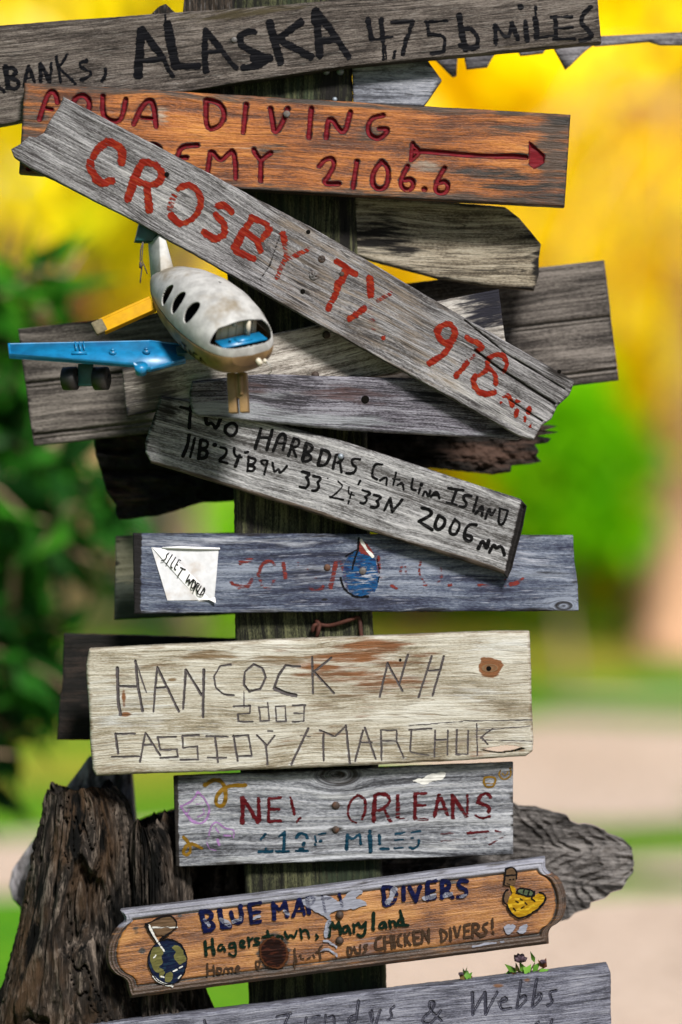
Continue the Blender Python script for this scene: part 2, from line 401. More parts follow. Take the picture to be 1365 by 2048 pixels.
def letter_mesh(bd, mat, strokes, name='lettering', step=1.0, lift=0.00045, label=None, jit=0.8, margin=2.2, on=None):
    P = np.vstack([s[3] for s in strokes]); hw = max(s[1] for s in strokes)
    lo, hi = P.min(0) - hw - 3, P.max(0) + hw + 3
    gx, gy = np.arange(lo[0], hi[0] + step, step), np.arange(lo[1], hi[1] + step, step)
    X, Y = np.meshgrid(gx, gy, indexing='ij')
    J = jit
    S, Wr = sdf_of(strokes, X + (fbm(X / 9, Y / 9, 5, 2) - 0.5) * 3 * J, Y + (fbm(X / 9, Y / 9, 9, 2) - 0.5) * 3 * J)
    u, v, _ = bd.grain(X, Y); H = bd.rel(X, Y)
    S = S + J * (fbm(X / 16, Y / 16, 31, 2) - 0.5) * 3.0 * np.clip(hw / 5, 0.25, 1.2)
    yy = bd.yat(X); s = K * (D + yy) / D
    V = np.stack([(X - 682.5) * s, yy + H - lift, ZC + (1024 - Y) * s], -1)
    idx = np.arange(X.size).reshape(X.shape)
    F = np.stack([idx[:-1, :-1], idx[:-1, 1:], idx[1:, 1:], idx[1:, :-1]], -1).reshape(-1, 4)
    Sf = S.ravel(); F = F[Sf[F].min(1) < margin]
    used = np.zeros(X.size, bool); used[F.ravel()] = True; mp = np.cumsum(used) - 1
    o = mesh(name, V.reshape(-1, 3)[used] - bd.org, mp[F], mat, on or bd.o,
             attrs={'gc': ('FLOAT_VECTOR', np.stack([u, v, np.full(u.shape, bd.seed * 3.7)], -1).reshape(-1, 3)[used]),
                    'sdf': ('FLOAT', Sf[used]), 'wear': ('FLOAT', Wr.ravel()[used])})
    return tag(o, label=label)
def nail(bd, px, py, r, mat, name='nail_head', cross=False, dome=0.35, sink=0.0):
    n, V, F = 20, [], []
    yy = float(bd.yat(np.array(px, float))); c = W(px, py, yy) - bd.org; s = K * (D + yy) / D * r
    prof = [(1.0, 0.35), (1.0, -0.15), (0.85, -0.15 - dome * 0.5), (0.5, -0.15 - dome * 0.85), (0.15, -0.15 - dome)]
    for rr, h in prof:
        for k in range(n):
            q = 2 * math.pi * k / n; x, z = math.cos(q) * rr, math.sin(q) * rr
            dip = 0.0
            if cross and rr < 0.6 and min(abs(math.cos(q + 0.5)), abs(math.sin(q + 0.5))) < 0.35: dip = 0.5
            V.append((c[0] + x * s, c[1] + (h + dip) * s + sink, c[2] + z * s))
    for i in range(len(prof) - 1):
        for k in range(n): F.append((i * n + k, (i + 1) * n + k, (i + 1) * n + (k + 1) % n, i * n + (k + 1) % n))
    F.append(tuple(range((len(prof) - 1) * n, len(prof) * n))[::-1])
    return mesh(name, V, F, mat, bd.o)
# ================================================================ setting: lawn, paths
def ground_mat(name, c1, c2, c3, sc):
    b = NB(name); co = b.coord()
    n = b.noise(co, sc, 5, 0.65); n2 = b.noise(co, sc * 14, 3, 0.6); n3 = b.noise(co, sc * 0.12, 3, 0.5)
    c = b.mix(b.mr(n, 0.35, 0.65), c1, c2); c = b.mix(b.mr(n3, 0.42, 0.6), c, c3)
    c = b.mix(b.mr(n2, 0.3, 0.7), mulc(c1, 0.6), c)
    return b.fin(b.bsdf(c, 0.95, b.bump(n2, 0.6, 0.02), 0.1))
M_lawn = ground_mat('lawn grass', (0.035, 0.15, 0.003), (0.085, 0.25, 0.004), (0.12, 0.22, 0.008), 1.3)
M_sand = ground_mat('sandy path', (0.36, 0.275, 0.215), (0.54, 0.43, 0.355), (0.46, 0.37, 0.31), 1.1)
def sheet(name, pts, z, mat):
    return tag(mesh(name, [(x, y, z) for x, y in pts], [tuple(range(len(pts)))], mat, smooth=False), kind='structure')
def fan(name, left, right, z, mat):                      # a ribbon between two edge lines
    n = len(left); V = [(x, y, z) for x, y in left] + [(x, y, z) for x, y in right]
    return tag(mesh(name, V, [(i, n + i, n + i + 1, i + 1) for i in range(n - 1)], mat, smooth=False), kind='structure')
N = 40; gx = np.linspace(-1, 1, N) ** 3 * 300
V = [(x, y, 0) for x in gx for y in gx]
tag(mesh('lawn', V, np.array([(i * N + j, (i + 1) * N + j, (i + 1) * N + j + 1, i * N + j + 1) for i in range(N - 1) for j in range(N - 1)]), M_lawn), kind='structure')
def curve(pts, n=60):
    p = chaikin(np.array(pts, float), 3); return [tuple(q) for q in resample(p, np.linspace(0, 1, n))]
far = curve([(-20, 10.2), (-4, 10.0), (-1.5, 10.1), (-0.2, 11.5), (0.4, 15.5), (1.1, 19.2), (3, 20.0), (6, 20.4), (12, 21), (30, 24)])
near = curve([(-20, 7.4), (-4, 7.8), (-1.0, 7.9), (0.2, 8.8), (0.8, 10.8), (1.7, 11.9), (3, 12.4), (5, 12.6), (12, 12.9), (30, 14)])
fan('path', far, near, 0.004, M_sand)
far2 = curve([(-0.45, 1.0), (-0.30, 4.0), (0.2, 7.6), (1.6, 8.3), (6, 8.4), (20, 9)])
near2 = curve([(-0.30, -9.0), (1.5, -9.0), (3, -9.0), (6, -9), (9, -9.0), (20, -9)])
fan('clearing', far2, near2, 0.008, M_sand)

rg = np.random.default_rng(4)
def patch(name, cx, cy, rx, ry, mat, z, seed):
    q = np.linspace(0, 2 * math.pi, 40, endpoint=False); k = 0.65 + 0.7 * fbm(np.cos(q) * 1.5 + seed, np.sin(q) * 1.5, seed, 3)
    tag(mesh(name, [(cx + math.cos(a) * rx * s, cy + math.sin(a) * ry * s, z) for a, s in zip(q, k)], [tuple(range(40))], mat, smooth=False), kind='structure')
M_dry = ground_mat('dry grass', (0.16, 0.19, 0.012), (0.26, 0.27, 0.02), (0.30, 0.26, 0.05), 1.6)
for i, (x, y, rx, ry) in enumerate([(1.7, 27, 1.3, 2.6), (3.6, 31, 1.6, 3), (-3.0, 20, 1.6, 3.5), (0.7, 33, 1.5, 3), (5.5, 25, 1.4, 2.4), (-1.4, 14.6, 0.7, 1.6)]):
    patch('dry_grass', x, y, rx, ry, M_dry, 0.012 + 0.001 * i, i + 3)
for i, (x, y, rx, ry) in enumerate([(2.6, 19.6, 1.2, 0.9), (4.6, 20.2, 1.0, 0.8), (1.2, 10.8, 0.5, 0.6), (2.6, 12.2, 0.8, 0.5), (-2.4, 7.9, 0.8, 0.5), (-3.2, 10.1, 0.9, 0.6), (2.0, 8.2, 0.5, 0.5), (3.2, 8.5, 0.6, 0.45)]):
    patch('grass_tongue', x, y, rx, ry, M_lawn, 0.020 + 0.001 * i, i + 20)
for i, (x, y, rx, ry) in enumerate([(1.2, 11.3, 0.7, 0.5), (1.6, 8.9, 0.5, 0.35), (2.9, 20.9, 1.3, 0.5)]):
    patch('sand_patch', x, y, rx, ry, M_sand, 0.032 + 0.001 * i, i + 40)

# ================================================================ vegetation
def leaf_mat(name, cols, trans=0.4, rough=0.5):
    b = NB(name); r = b.attr('rnd', 'Fac')
    c = b.ramp(r, [(i / (len(cols) - 1), k) for i, k in enumerate(cols)])
    d = b.bsdf(c, rough, None, 0.06); t = b.n('ShaderNodeBsdfTranslucent'); b.put(t.inputs[0], c)
    mx = b.n('ShaderNodeMixShader'); b.put(mx.inputs[0], trans); b.put(mx.inputs[1], d); b.put(mx.inputs[2], t.outputs[0])
    return b.fin(mx.outputs[0])
def bark_mat(name, c1, c2):
    b = NB(name); co = b.map(b.coord(), (1, 1, 0.18)); n = b.noise(co, 26, 5, 0.65)
    return b.fin(b.bsdf(b.mix(b.mr(n, 0.35, 0.65), c1, c2), 0.9, b.bump(n, 0.8, 0.02), 0.1))
def leaves(P, Dn, Ln, Wd, rng, fold=0.25, curl=0.2, face=None):
    """P positions, Dn directions of the leaf axes, lengths, widths -> folded pointed leaves (6 vertices each)."""
    n = len(P); up = rng.normal(size=(n, 3)) if face is None else np.array(face) + rng.normal(size=(n, 3)) * 0.25; sd = np.cross(Dn, up); sd /= np.linalg.norm(sd, axis=1)[:, None] + 1e-9
    nr = np.cross(sd, Dn); L = Ln[:, None]; Wd = Wd[:, None]
    b = P; t = P + Dn * L - nr * L * curl; m = P + Dn * L * 0.45 + nr * 0 
    l1 = P + Dn * L * 0.4 + sd * Wd * 0.5 + nr * Wd * fold; r1 = P + Dn * L * 0.4 - sd * Wd * 0.5 + nr * Wd * fold
    V = np.stack([b, l1, t, r1, m], 1).reshape(-1, 3)
    k = np.arange(n)[:, None] * 5
    F = np.vstack([np.hstack([k, k + 4, k + 1]), np.hstack([k + 1, k + 4, k + 2]), np.hstack([k, k + 3, k + 4]), np.hstack([k + 3, k + 2, k + 4])])
    return V, F
def crown_mesh(name, mat, root, clumps, n, ln, wd, seed, spread=0.55, droop=0.2):
    rng = np.random.default_rng(seed); cl = np.array(clumps); wt = cl[:, 3] ** 2; ci = rng.choice(len(cl), n, p=wt / wt.sum())
    d = rng.normal(size=(n, 3)); d /= np.linalg.norm(d, axis=1)[:, None]
    rad = rng.random(n) ** 0.45
    P = cl[ci, :3] + d * (rad * cl[ci, 3])[:, None] * np.array([1, 1, 0.8])
    dn = d * spread + rng.normal(size=(n, 3)) * 0.6 + np.array([0, 0, -droop * 2]); dn /= np.linalg.norm(dn, axis=1)[:, None]
    V, F = leaves(P, dn, ln * rng.uniform(0.7, 1.3, n), wd * rng.uniform(0.7, 1.3, n), rng)
    hue = np.clip(rng.random(len(cl))[ci] * 0.55 + rng.random(n) * 0.45, 0, 1)
    return mesh(name, V, F, mat, root, smooth=False, attrs={'rnd': ('FLOAT', np.repeat(hue, 5))})
def branch(p0, p1, rng, sag=0.1, n=6):
    p0, p1 = np.array(p0, float), np.array(p1, float); L = np.linalg.norm(p1 - p0)
    return [p0 + (p1 - p0) * t + rng.normal(size=3) * L * 0.03 * (0 < t < 1) + np.array([0, 0, L * sag * math.sin(math.pi * t)]) for t in np.linspace(0, 1, n)]
def tree(name, label, cat, loc, h, low, rx, ry, mat, bark, n=3500, ln=0.3, wd=0.16, seed=1, nclump=26, r0=None, group=None, droop=0.2, cr=0.34, lean=0):
    rng = np.random.default_rng(seed); root = empty(name, loc, label=label, cat=cat, group=group)
    r0 = r0 or h * 0.018; m = MB(); cl = []
    top = np.array([lean, 0, h * 0.8]); st = branch((0, 0, -0.05), top, rng, 0, 8); m.tube(st, np.linspace(r0, r0 * 0.25, 8), 9)
    for i in range(nclump):
        q = rng.random() * 2 * math.pi; t = (i + 0.5) / nclump; z = low + (h - low) * t
        prof = math.sin(math.pi * min(1, 0.12 + 0.88 * t) ** 0.8) ** 0.6 if t < 1 else 0.3
        rr = (0.35 + 0.65 * rng.random()) * prof
        c = np.array([math.cos(q) * rx * rr + lean * t, math.sin(q) * ry * rr, z]); cl.append((*c, cr * rx * rng.uniform(0.7, 1.25)))
        if i % 2 == 0:
            a = st[min(7, max(2, int(7 * min(0.95, z / (h * 0.8)) * 0.75)))]
            m.tube(branch(a, c, rng, 0.08), np.linspace(r0 * 0.4, r0 * 0.06, 6), 6)
    m.build('trunk', bark, root, smooth=True)
    crown_mesh('crown', mat, root, cl, n, ln, wd, seed + 50, droop=droop)
    return root
M_bark = bark_mat('tree bark', (0.10, 0.065, 0.04), (0.30, 0.21, 0.14))
M_palm = bark_mat('pale palm bark', (0.26, 0.145, 0.09), (0.47, 0.29, 0.19))
M_gold = leaf_mat('golden leaves', [(0.92, 0.58, 0.001), (0.98, 0.74, 0.001), (1.0, 0.84, 0.001), (0.98, 0.88, 0.02)], 0.5)
M_frond = leaf_mat('amber fronds', [(0.62, 0.28, 0.001), (0.90, 0.55, 0.001), (0.98, 0.74, 0.001), (0.98, 0.86, 0.03)], 0.5)
M_gold2 = leaf_mat('yellow green leaves', [(0.40, 0.52, 0.005), (0.85, 0.70, 0.006), (0.98, 0.76, 0.01), (0.98, 0.82, 0.25)], 0.5)
M_lime = leaf_mat('bright green leaves', [(0.05, 0.24, 0.001), (0.13, 0.45, 0.001), (0.26, 0.60, 0.002), (0.50, 0.72, 0.01)], 0.5)
M_hedge = leaf_mat('olive leaves', [(0.10, 0.20, 0.006), (0.22, 0.40, 0.008), (0.38, 0.52, 0.012), (0.55, 0.58, 0.03)], 0.4)
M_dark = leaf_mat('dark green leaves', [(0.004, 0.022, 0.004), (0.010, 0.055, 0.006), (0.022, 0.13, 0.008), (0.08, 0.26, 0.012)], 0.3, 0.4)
GT = 'tall trees beyond the lawn'
# trees behind: x, y, height, lowest leaves, radius, material, label
for i, (x, y, h, lo, rx, mt, lb) in enumerate([
    (0.9, 36, 13.5, 2.2, 3.0, M_gold, 'tall golden tree right behind the signpost'),
    (3.4, 33, 12.5, 3.3, 2.4, M_gold, 'golden tree hanging over the round lime bush'),
    (5.9, 38, 13.0, 1.5, 3.0, M_gold, 'golden tree beside the pale palm trunk'),
    (-4.0, 23, 10.5, 3.9, 2.7, M_gold2, 'yellow green tree in front of the peach house'),
    (-1.5, 29, 11.5, 4.4, 2.3, M_gold2, 'yellow tree over the roof of the peach house'),
    (-8.5, 33, 12.0, 1.0, 3.2, M_hedge, 'olive green tree at the far side of the house'),
    (9.5, 42, 13.0, 1.0, 3.4, M_hedge, 'olive green tree far along the lawn'),
    (-0.2, 52, 15.0, 0.3, 4.2, M_gold2, 'broad yellow green tree at the back of the garden'),
    (5.0, 55, 16.0, 0.3, 4.6, M_gold, 'broad golden tree at the back of the garden'),
    (-7.0, 54, 15.0, 0.3, 4.6, M_gold2, 'broad yellow green tree behind the house'),
    (12.0, 58, 15.0, 0.3, 5.0, M_hedge, 'broad olive tree at the corner of the garden'),
    (-14.0, 56, 15.0, 0.3, 5.0, M_hedge, 'broad olive tree far behind the house'),
    (-20.0, 50, 14.0, 0.3, 5.0, M_gold2, 'yellow green tree far out past the house'),
    (-28.0, 58, 16.0, 0.3, 6.0, M_hedge, 'olive tree at the far edge of the lawn past the house'),
    (20.0, 54, 15.0, 0.3, 5.5, M_gold, 'golden tree far out past the palm'),
    (29.0, 60, 16.0, 0.3, 6.0, M_hedge, 'olive tree at the far edge of the lawn past the palm')]):
    far_ = y > 50
    tree('leafy_tree', lb, 'tree', (x, y, 0), h, lo, rx, rx * 0.8, mt, M_bark, 5200 if far_ else 4200, 0.62 if far_ else 0.42, 0.36 if far_ else 0.24,
         seed=100 + i, nclump=34, group=GT, droop=0.5, cr=0.42)
# shrubs
GB = 'shrubs along the lawn'
for i, (x, y, h, lo, rx, mt, lb) in enumerate([
    (1.95, 23.5, 2.78, 1.25, 0.74, M_lime, 'round bright lime green bush beneath the golden tree'),
    (3.6, 46, 2.4, 0.1, 1.9, M_hedge, 'low olive shrub beyond the lime bush'),
    (1.2, 47, 1.9, 0.1, 1.7, M_hedge, 'low olive shrub behind the signpost'),
    (6.4, 45, 2.6, 0.1, 2.0, M_hedge, 'low olive shrub past the palm trunk'),
    (-0.55, 15.0, 1.75, 0.15, 0.35, M_lime, 'slim fresh green shrub seen left of the post')]):
    tree('garden_shrub', lb, 'shrub', (x, y, 0), h, lo, rx, rx, mt, M_bark, 3000 if i < 4 else 700, 0.2 if i < 4 else 0.12, 0.12 if i < 4 else 0.06,
         seed=300 + i, nclump=26, group=GB, r0=0.05, droop=0.1, cr=0.42)
# palm with hanging golden fronds
def palm(loc, h, seed):
    rng = np.random.default_rng(seed)
    root = empty('palm_tree', loc, label='tall palm with pale orange trunk and hanging golden fronds', cat='palm tree')
    m = MB(); st = [(0.06 * math.sin(z * 0.7), 0, z) for z in np.linspace(-0.05, h, 26)]
    rr = [0.36 - 0.010 * i + (0.16 * math.exp(-i * 0.9)) + 0.012 * (i % 2) for i in range(26)]
    m.tube(st, rr, 14).build('trunk', M_palm, root, smooth=True)
    P, Dn, L_, W_ = [], [], [], []
    ms = MB()
    for k in range(34):
        q = k * 2.399; el = rng.uniform(-0.9, 0.9); Lf = rng.uniform(3.2, 4.6); p = np.array([0, 0, h]); pts = [p]
        d = np.array([math.cos(q) * math.cos(el), math.sin(q) * math.cos(el), math.sin(el)])
        for s in range(14):
            d = d + np.array([0, 0, -0.16]); d /= np.linalg.norm(d); p = p + d * Lf / 14; pts.append(p)
        ms.tube(pts, np.linspace(0.035, 0.006, 15), 5)
        for s in range(2, 15):
            t = pts[s] - pts[s - 1]; t = t / np.linalg.norm(t); sd = np.cross(t, (0, 0, 1)); sd /= np.linalg.norm(sd) + 1e-9
            for sg in (-1, 1):
                for e in (0, 0.5):
                    P.append(pts[s] * (1 - e) + pts[s - 1] * e); v = sd * sg + t * 0.6 + np.array([0, 0, -0.55]); Dn.append(v / np.linalg.norm(v))
                    L_.append(0.75 * math.sin(0.35 + 2.5 * s / 15)); W_.append(0.055)
    V, F = leaves(np.array(P), np.array(Dn), np.array(L_), np.array(W_), rng, 0.2, 0.25)
    o = mesh('fronds', V, F, M_frond, root, smooth=False, attrs={'rnd': ('FLOAT', np.repeat(rng.random(len(P)), 5))})
    ms.build('stalk', M_palm, root, smooth=True)
palm((3.45, 29.0, 0), 5.6, 5)
# peach house behind the leaves on the left
M_peach = plain('peach render', (0.80, 0.55, 0.36), 0.9, 0.1, 0.12, 2.0, k=0.9)
M_roof = plain('clay roof', (0.30, 0.12, 0.06), 0.9, 0.1, 0.4, 6.0)
M_trim = plain('white trim', (0.75, 0.74, 0.70), 0.7, 0.2, 0.1, 5)
M_glass = plain('window glass', (0.03, 0.04, 0.05), 0.1, 0.6, 0.1, 5)
h = empty('garden_house', (-4.9, 40.5, 0), label='peach rendered house half hidden behind the left foliage', cat='house')
MB().box((0, 0, 2.0), (4.4, 0, 0), (0, 2.6, 0), (0, 0, 2.0)).build('wall', M_peach, h)
MB().add([(-4.9, -3.1, 3.95), (4.9, -3.1, 3.95), (4.9, 3.1, 3.95), (-4.9, 3.1, 3.95), (-3.0, 0, 5.6), (3.0, 0, 5.6)],
         [(0, 1, 5, 4), (1, 2, 5), (2, 3, 4, 5), (3, 0, 4), (3, 2, 1, 0)]).build('roof', M_roof, h)
for x in (-2.6, 0.2):
    f = MB().box((x, -2.63, 1.9), (0.6, 0, 0), (0, 0.04, 0), (0, 0, 0.7)).build('window', M_trim, h)
    MB().box((x, -2.672, 1.9), (0.5, 0, 0), (0, 0.006, 0), (0, 0, 0.6)).build('pane', M_glass, f)
d_ = MB().box((2.6, -2.63, 1.02), (0.5, 0, 0), (0, 0.04, 0), (0, 0, 1.02)).build('door', M_trim, h)
MB().box((2.98, -2.69, 1.0), (0.05, 0, 0), (0, 0.02, 0), (0, 0, 0.02)).build('handle', M_roof, d_)
# leafy shrub close behind on the left: long pointed leaves on arching twigs
def near_shrub():
    rng = np.random.default_rng(8)
    root = empty('leafy_shrub', (-1.25, 2.35, 0), label='dark green long-leaved shrub close behind the signs on the left', cat='shrub')
    m = MB(); P, Dn, L_, W_, H_ = [], [], [], [], []
    stems = []
    for k in range(7):
        b0 = np.array([rng.normal() * 0.12, rng.normal() * 0.12, -0.02]); b1 = np.array([rng.normal() * 0.35 + 0.05, rng.normal() * 0.3, rng.uniform(1.3, 2.0)])
        p = branch(b0, b1, rng, 0.02, 8); m.tube(p, np.linspace(0.028, 0.012, 8), 7); stems.append(p)
    def twig(a, b, leafn, hue, big=1.0):
        pts = branch(a, b, rng, 0.14, 9); m.tube(pts, np.linspace(0.009, 0.003, 9), 5)
        for j in range(leafn):
            t = rng.uniform(0.15, 1.0); i = min(7, int(t * 8)); q = pts[i] + (pts[i + 1] - pts[i]) * (t * 8 - i)
            ax = (b - a) / np.linalg.norm(b - a); d = ax * 0.5 + rng.normal(size=3) * 0.6 + np.array([0, 0, -0.55])
            P.append(q); Dn.append(d / np.linalg.norm(d)); L_.append(rng.uniform(0.10, 0.20) * big); W_.append(rng.uniform(0.036, 0.066) * big); H_.append(np.clip(hue + rng.normal() * 0.2, 0, 1))
    # photograph-side reach of the twigs: x (pixels), height (pixels), how light
    ends = []
    for k in range(135):
        py = 470 + 1110 * rng.random() ** 0.85; lim = np.interp(py, [420, 560, 700, 800, 900, 1000, 1150, 1300, 1450, 1560], [205, 240, 180, 200, 225, 290, 265, 275, 215, 110])
        px = lim - 40 - rng.random() ** 1.2 * (lim + 260); ends.append((px, py))
    for px, py in ends:
        s = K * 7.35 / 5; y = rng.normal() * 0.22
        e = np.array([(px - 682.5) * s + 1.25, y, ZC + (1024 - py) * s - 0.0])
        st = stems[rng.integers(7)]; a = st[rng.integers(4, 8)] * 1.0
        if np.linalg.norm(e - a) > 0.75: a = e + (a - e) / np.linalg.norm(e - a) * 0.6
        hue = np.interp(py, [450, 650, 800, 1000, 1300, 1560], [0.74, 0.60, 0.42, 0.32, 0.28, 0.12])  # sunlit upper and shaded lower leaves, put into the leaf colour
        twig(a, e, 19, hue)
    V, F = leaves(np.array(P), np.array(Dn), np.array(L_), np.array(W_), rng, 0.2, 0.3)
    m.build('stem', M_bark, root, smooth=True)
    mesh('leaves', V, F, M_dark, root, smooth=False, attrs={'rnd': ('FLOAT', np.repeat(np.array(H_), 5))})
near_shrub()
# ================================================================ the signpost
GS = 'lettered signs nailed to the post'
GP = 'blank boards nailed to the post'
M_post = wood('old green post', (0.008, 0.009, 0.004), (0.055, 0.060, 0.028), (0.16, 0.165, 0.08), stain=(0.035, 0.055, 0.028), pale=(0.20, 0.19, 0.10), crack=0.9, ring=0.65, fleck=0.25, contrast=1.1)
M_nail = plain('rusty nail', (0.065, 0.040, 0.030), 0.7, 0.3, 0.5, 300, 0.1, (0.16, 0.06, 0.025), 0.6)
M_screw = plain('grey screw', (0.20, 0.19, 0.19), 0.65, 0.3, 0.5, 300, 0.2, (0.12, 0.06, 0.03), 0.7)
M_zinc = plain('zinc bolt', (0.36, 0.42, 0.50), 0.5, 0.5, 0.4, 300, 0.4)
M_hole = plain('dark hole', (0.006, 0.005, 0.004), 0.95, 0.05, 0.3, 300)

def post_relief(X, Y, u, v, a, b):
    k = fbm(u / 300, v / 7, 71, 2); cr = np.exp(-((k - 0.5) / 0.02) ** 2) * sst(0.45, 0.6, fbm(u / 120, v / 30, 72, 2))
    return 0.004 * cr + (fbm(u / 60, v / 6, 73, 3) - 0.5) * 0.002
pst = board('signpost', M_post, 0.0, 0.1, [(455, -160), (700, -160)], [(522, 3024), (802, 3024)],
            left=[(455, -160), (456, 200), (455, 560), (466, 900), (470, 1250), (497, 1990), (522, 3024)],
            right=[(700, -160), (706, 200), (717, 450), (735, 880), (747, 1250), (775, 1990), (802, 3024)],
            step=3.2, r=15, wob=1.5, angle=89, seed=3, relief=post_relief, stains=[(600, 300, 900, 60, 0.5), (700, 1900, 500, 90, 0.7), (520, 440, 120, 60, 0.6)],
            dirt_shade=[(665, 190, 120, 35, 0.8), (690, 470, 160, 22, 0.8), (500, 1050, 120, 40, 0.5)],
            label='upright weathered greenish timber post that carries all the signs', cat='post')
for px, py, r in ((653, 143, 7), (681, 143, 7.5), (670, 199, 5)): nail(pst, px, py, r, M_zinc, 'bolt', dome=0.6)

# ---- boards on the back of the post
M_black = wood('black rotten wood', (0.0035, 0.003, 0.0028), (0.010, 0.008, 0.007), (0.045, 0.030, 0.024), stain=(0.10, 0.055, 0.04), pale=(0.20, 0.14, 0.12), crack=1.0, ring=0.35, fleck=0.12, blot=1.0, contrast=0.8)  # near-black is the rotten wood's own colour
def rot_relief(X, Y, u, v, a, b):
    return (fbm(u / 16, v / 9, 31, 5) - 0.5) * 0.022 + 0.02 * sst(0.62, 0.75, fbm(u / 60, v / 14, 33, 3))
board('rotten_board', M_black, 0.128, 0.03, [(185, 850), (300, 842), (700, 832), (1000, 840), (1116, 852)], [(238, 1040), (290, 1034), (330, 1028), (400, 1006), (480, 1000), (620, 985), (860, 935), (985, 948), (1022, 944)],
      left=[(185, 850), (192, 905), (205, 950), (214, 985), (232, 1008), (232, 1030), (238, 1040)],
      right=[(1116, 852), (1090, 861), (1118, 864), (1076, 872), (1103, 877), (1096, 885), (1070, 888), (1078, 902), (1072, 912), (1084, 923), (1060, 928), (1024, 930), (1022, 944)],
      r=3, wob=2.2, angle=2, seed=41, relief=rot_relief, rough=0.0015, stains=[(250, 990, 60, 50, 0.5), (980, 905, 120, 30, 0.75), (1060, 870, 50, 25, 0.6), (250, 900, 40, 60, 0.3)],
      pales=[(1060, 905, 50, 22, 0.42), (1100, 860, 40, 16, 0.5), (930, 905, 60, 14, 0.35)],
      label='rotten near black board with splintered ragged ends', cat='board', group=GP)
M_groove = wood('grey grooved cladding', gs=0.75, dark=(0.05, 0.042, 0.038), mid=(0.165, 0.145, 0.132), light=(0.32, 0.285, 0.26), stain=(0.10, 0.075, 0.06), pale=(0.30, 0.28, 0.27), crack=0.45, ring=0.5, fleck=0.25, contrast=0.85)
def groove_relief(X, Y, u, v, a, b):
    if b is None: return 0
    h = 0
    for g in (0.485, 0.925): h = h + 0.007 * np.exp(-((b - g + 0.018) / 0.014) ** 4) + 0.004 * np.exp(-((b - g - 0.022) / 0.010) ** 4)
    return h
board('grooved_board', M_groove, 0.103, 0.022, [(36, 658), (1209, 520)], [(68, 892), (1238, 760)], r=3, wob=0.8, seed=43, relief=groove_relief, step=2.4,
      dirt_shade=[(40, 670, 160, 20, 0.35), (1215, 640, 26, 130, 0.25)], label='wide grey grooved board sticking out on both sides behind the toy plane', cat='board', group=GP)
M_arrow = wood('pale arrow board', (0.15, 0.12, 0.085), (0.44, 0.38, 0.29), (0.68, 0.62, 0.50), stain=(0.16, 0.10, 0.06), pale=(0.46, 0.44, 0.42), crack=0.8, ring=0.6, fleck=0.2, contrast=0.75)
board('arrow_board', M_arrow, 0.004, 0.026, [(708, 388), (770, 393), (1010, 413), (1040, 436), (1083, 488)], [(711, 510), (740, 520), (880, 557), (980, 572), (1069, 580)],
      right=[(1083, 488), (1078, 520), (1078, 548), (1069, 580)], r=7, wob=0.8, angle=3, seed=44,
      dirt_shade=[(740, 470, 95, 45, 0.75), (770, 410, 60, 30, 0.45), (790, 500, 60, 22, 0.6), (1077, 530, 14, 50, 0.75), (1060, 470, 30, 14, 0.55), (1030, 430, 40, 7, 0.5)],  # left blobs paint the shadow of neighbouring boards; others are stains
      label='pale arrow ended board with clipped corner on the right below the orange sign', cat='board', group=GP)
M_tip = wood('blue grey point board', (0.16, 0.17, 0.21), (0.36, 0.38, 0.45), (0.58, 0.60, 0.68), pale=(0.55, 0.56, 0.60), crack=0.7, ring=0.6, fleck=0.3, contrast=0.8)
board('pointed_board', M_tip, 0.002, 0.024, [(704, 122), (850, 112), (884, 160)], [(707, 207), (848, 212)], right=[(884, 160), (848, 212)], r=3, wob=0.6, angle=1, seed=45,
      label='small blue grey pointed board showing beneath the top sign on the right', cat='board', group=GP)
M_strip = wood('grey cut strip', (0.08, 0.076, 0.09), (0.24, 0.23, 0.26), (0.42, 0.41, 0.45), pale=(0.36, 0.36, 0.40), crack=0.4, ring=0.5)
board('scalloped_board', M_strip, 0.104, 0.014, [(840, 60), (1100, 56), (1200, 72), (1365, 64), (1480, 60)],
      [(848, 108), (866, 113), (906, 153), (914, 150), (915, 106), (928, 104), (934, 137), (976, 133), (986, 112), (1004, 98), (1033, 95), (1042, 110), (1088, 105), (1091, 90), (1106, 91), (1132, 138), (1146, 126), (1166, 96), (1176, 84), (1192, 91), (1300, 82), (1322, 89), (1480, 88)],
      r=1.5, wob=0.3, angle=-2, seed=46, label='thin grey board cut into teeth along its lower edge, behind the top sign', cat='board', group=GP)
board('dark_board', M_black, 0.103, 0.03, [(128, 1268), (300, 1272), (640, 1282)], [(114, 1480), (640, 1480)], left=[(128, 1268), (124, 1380), (120, 1390), (114, 1480)], r=3, wob=1, seed=47,
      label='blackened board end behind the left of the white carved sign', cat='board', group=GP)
M_olive = wood('olive board', (0.10, 0.10, 0.065), (0.24, 0.235, 0.155), (0.36, 0.35, 0.25), stain=(0.085, 0.105, 0.085), pale=(0.42, 0.41, 0.33), crack=0.3, ring=0.5, fleck=0.15, contrast=0.7)
board('olive_board', M_olive, 0.103, 0.024, [(231, 1072), (640, 1060)], [(228, 1240), (470, 1229), (640, 1222)], r=4, wob=0.9, seed=48, stains=[(255, 1205, 320, 52, 0.95), (400, 1200, 320, 60, 0.9)],
      label='olive grey board whose end shows left of the faded blue sign', cat='board', group=GP)
M_drift = wood('grey driftwood plank', (0.045, 0.040, 0.039), (0.135, 0.125, 0.122), (0.29, 0.27, 0.265), stain=(0.12, 0.09, 0.07), pale=(0.36, 0.35, 0.35), crack=0.6, ring=0.4, fleck=0.3, blot=0.7)
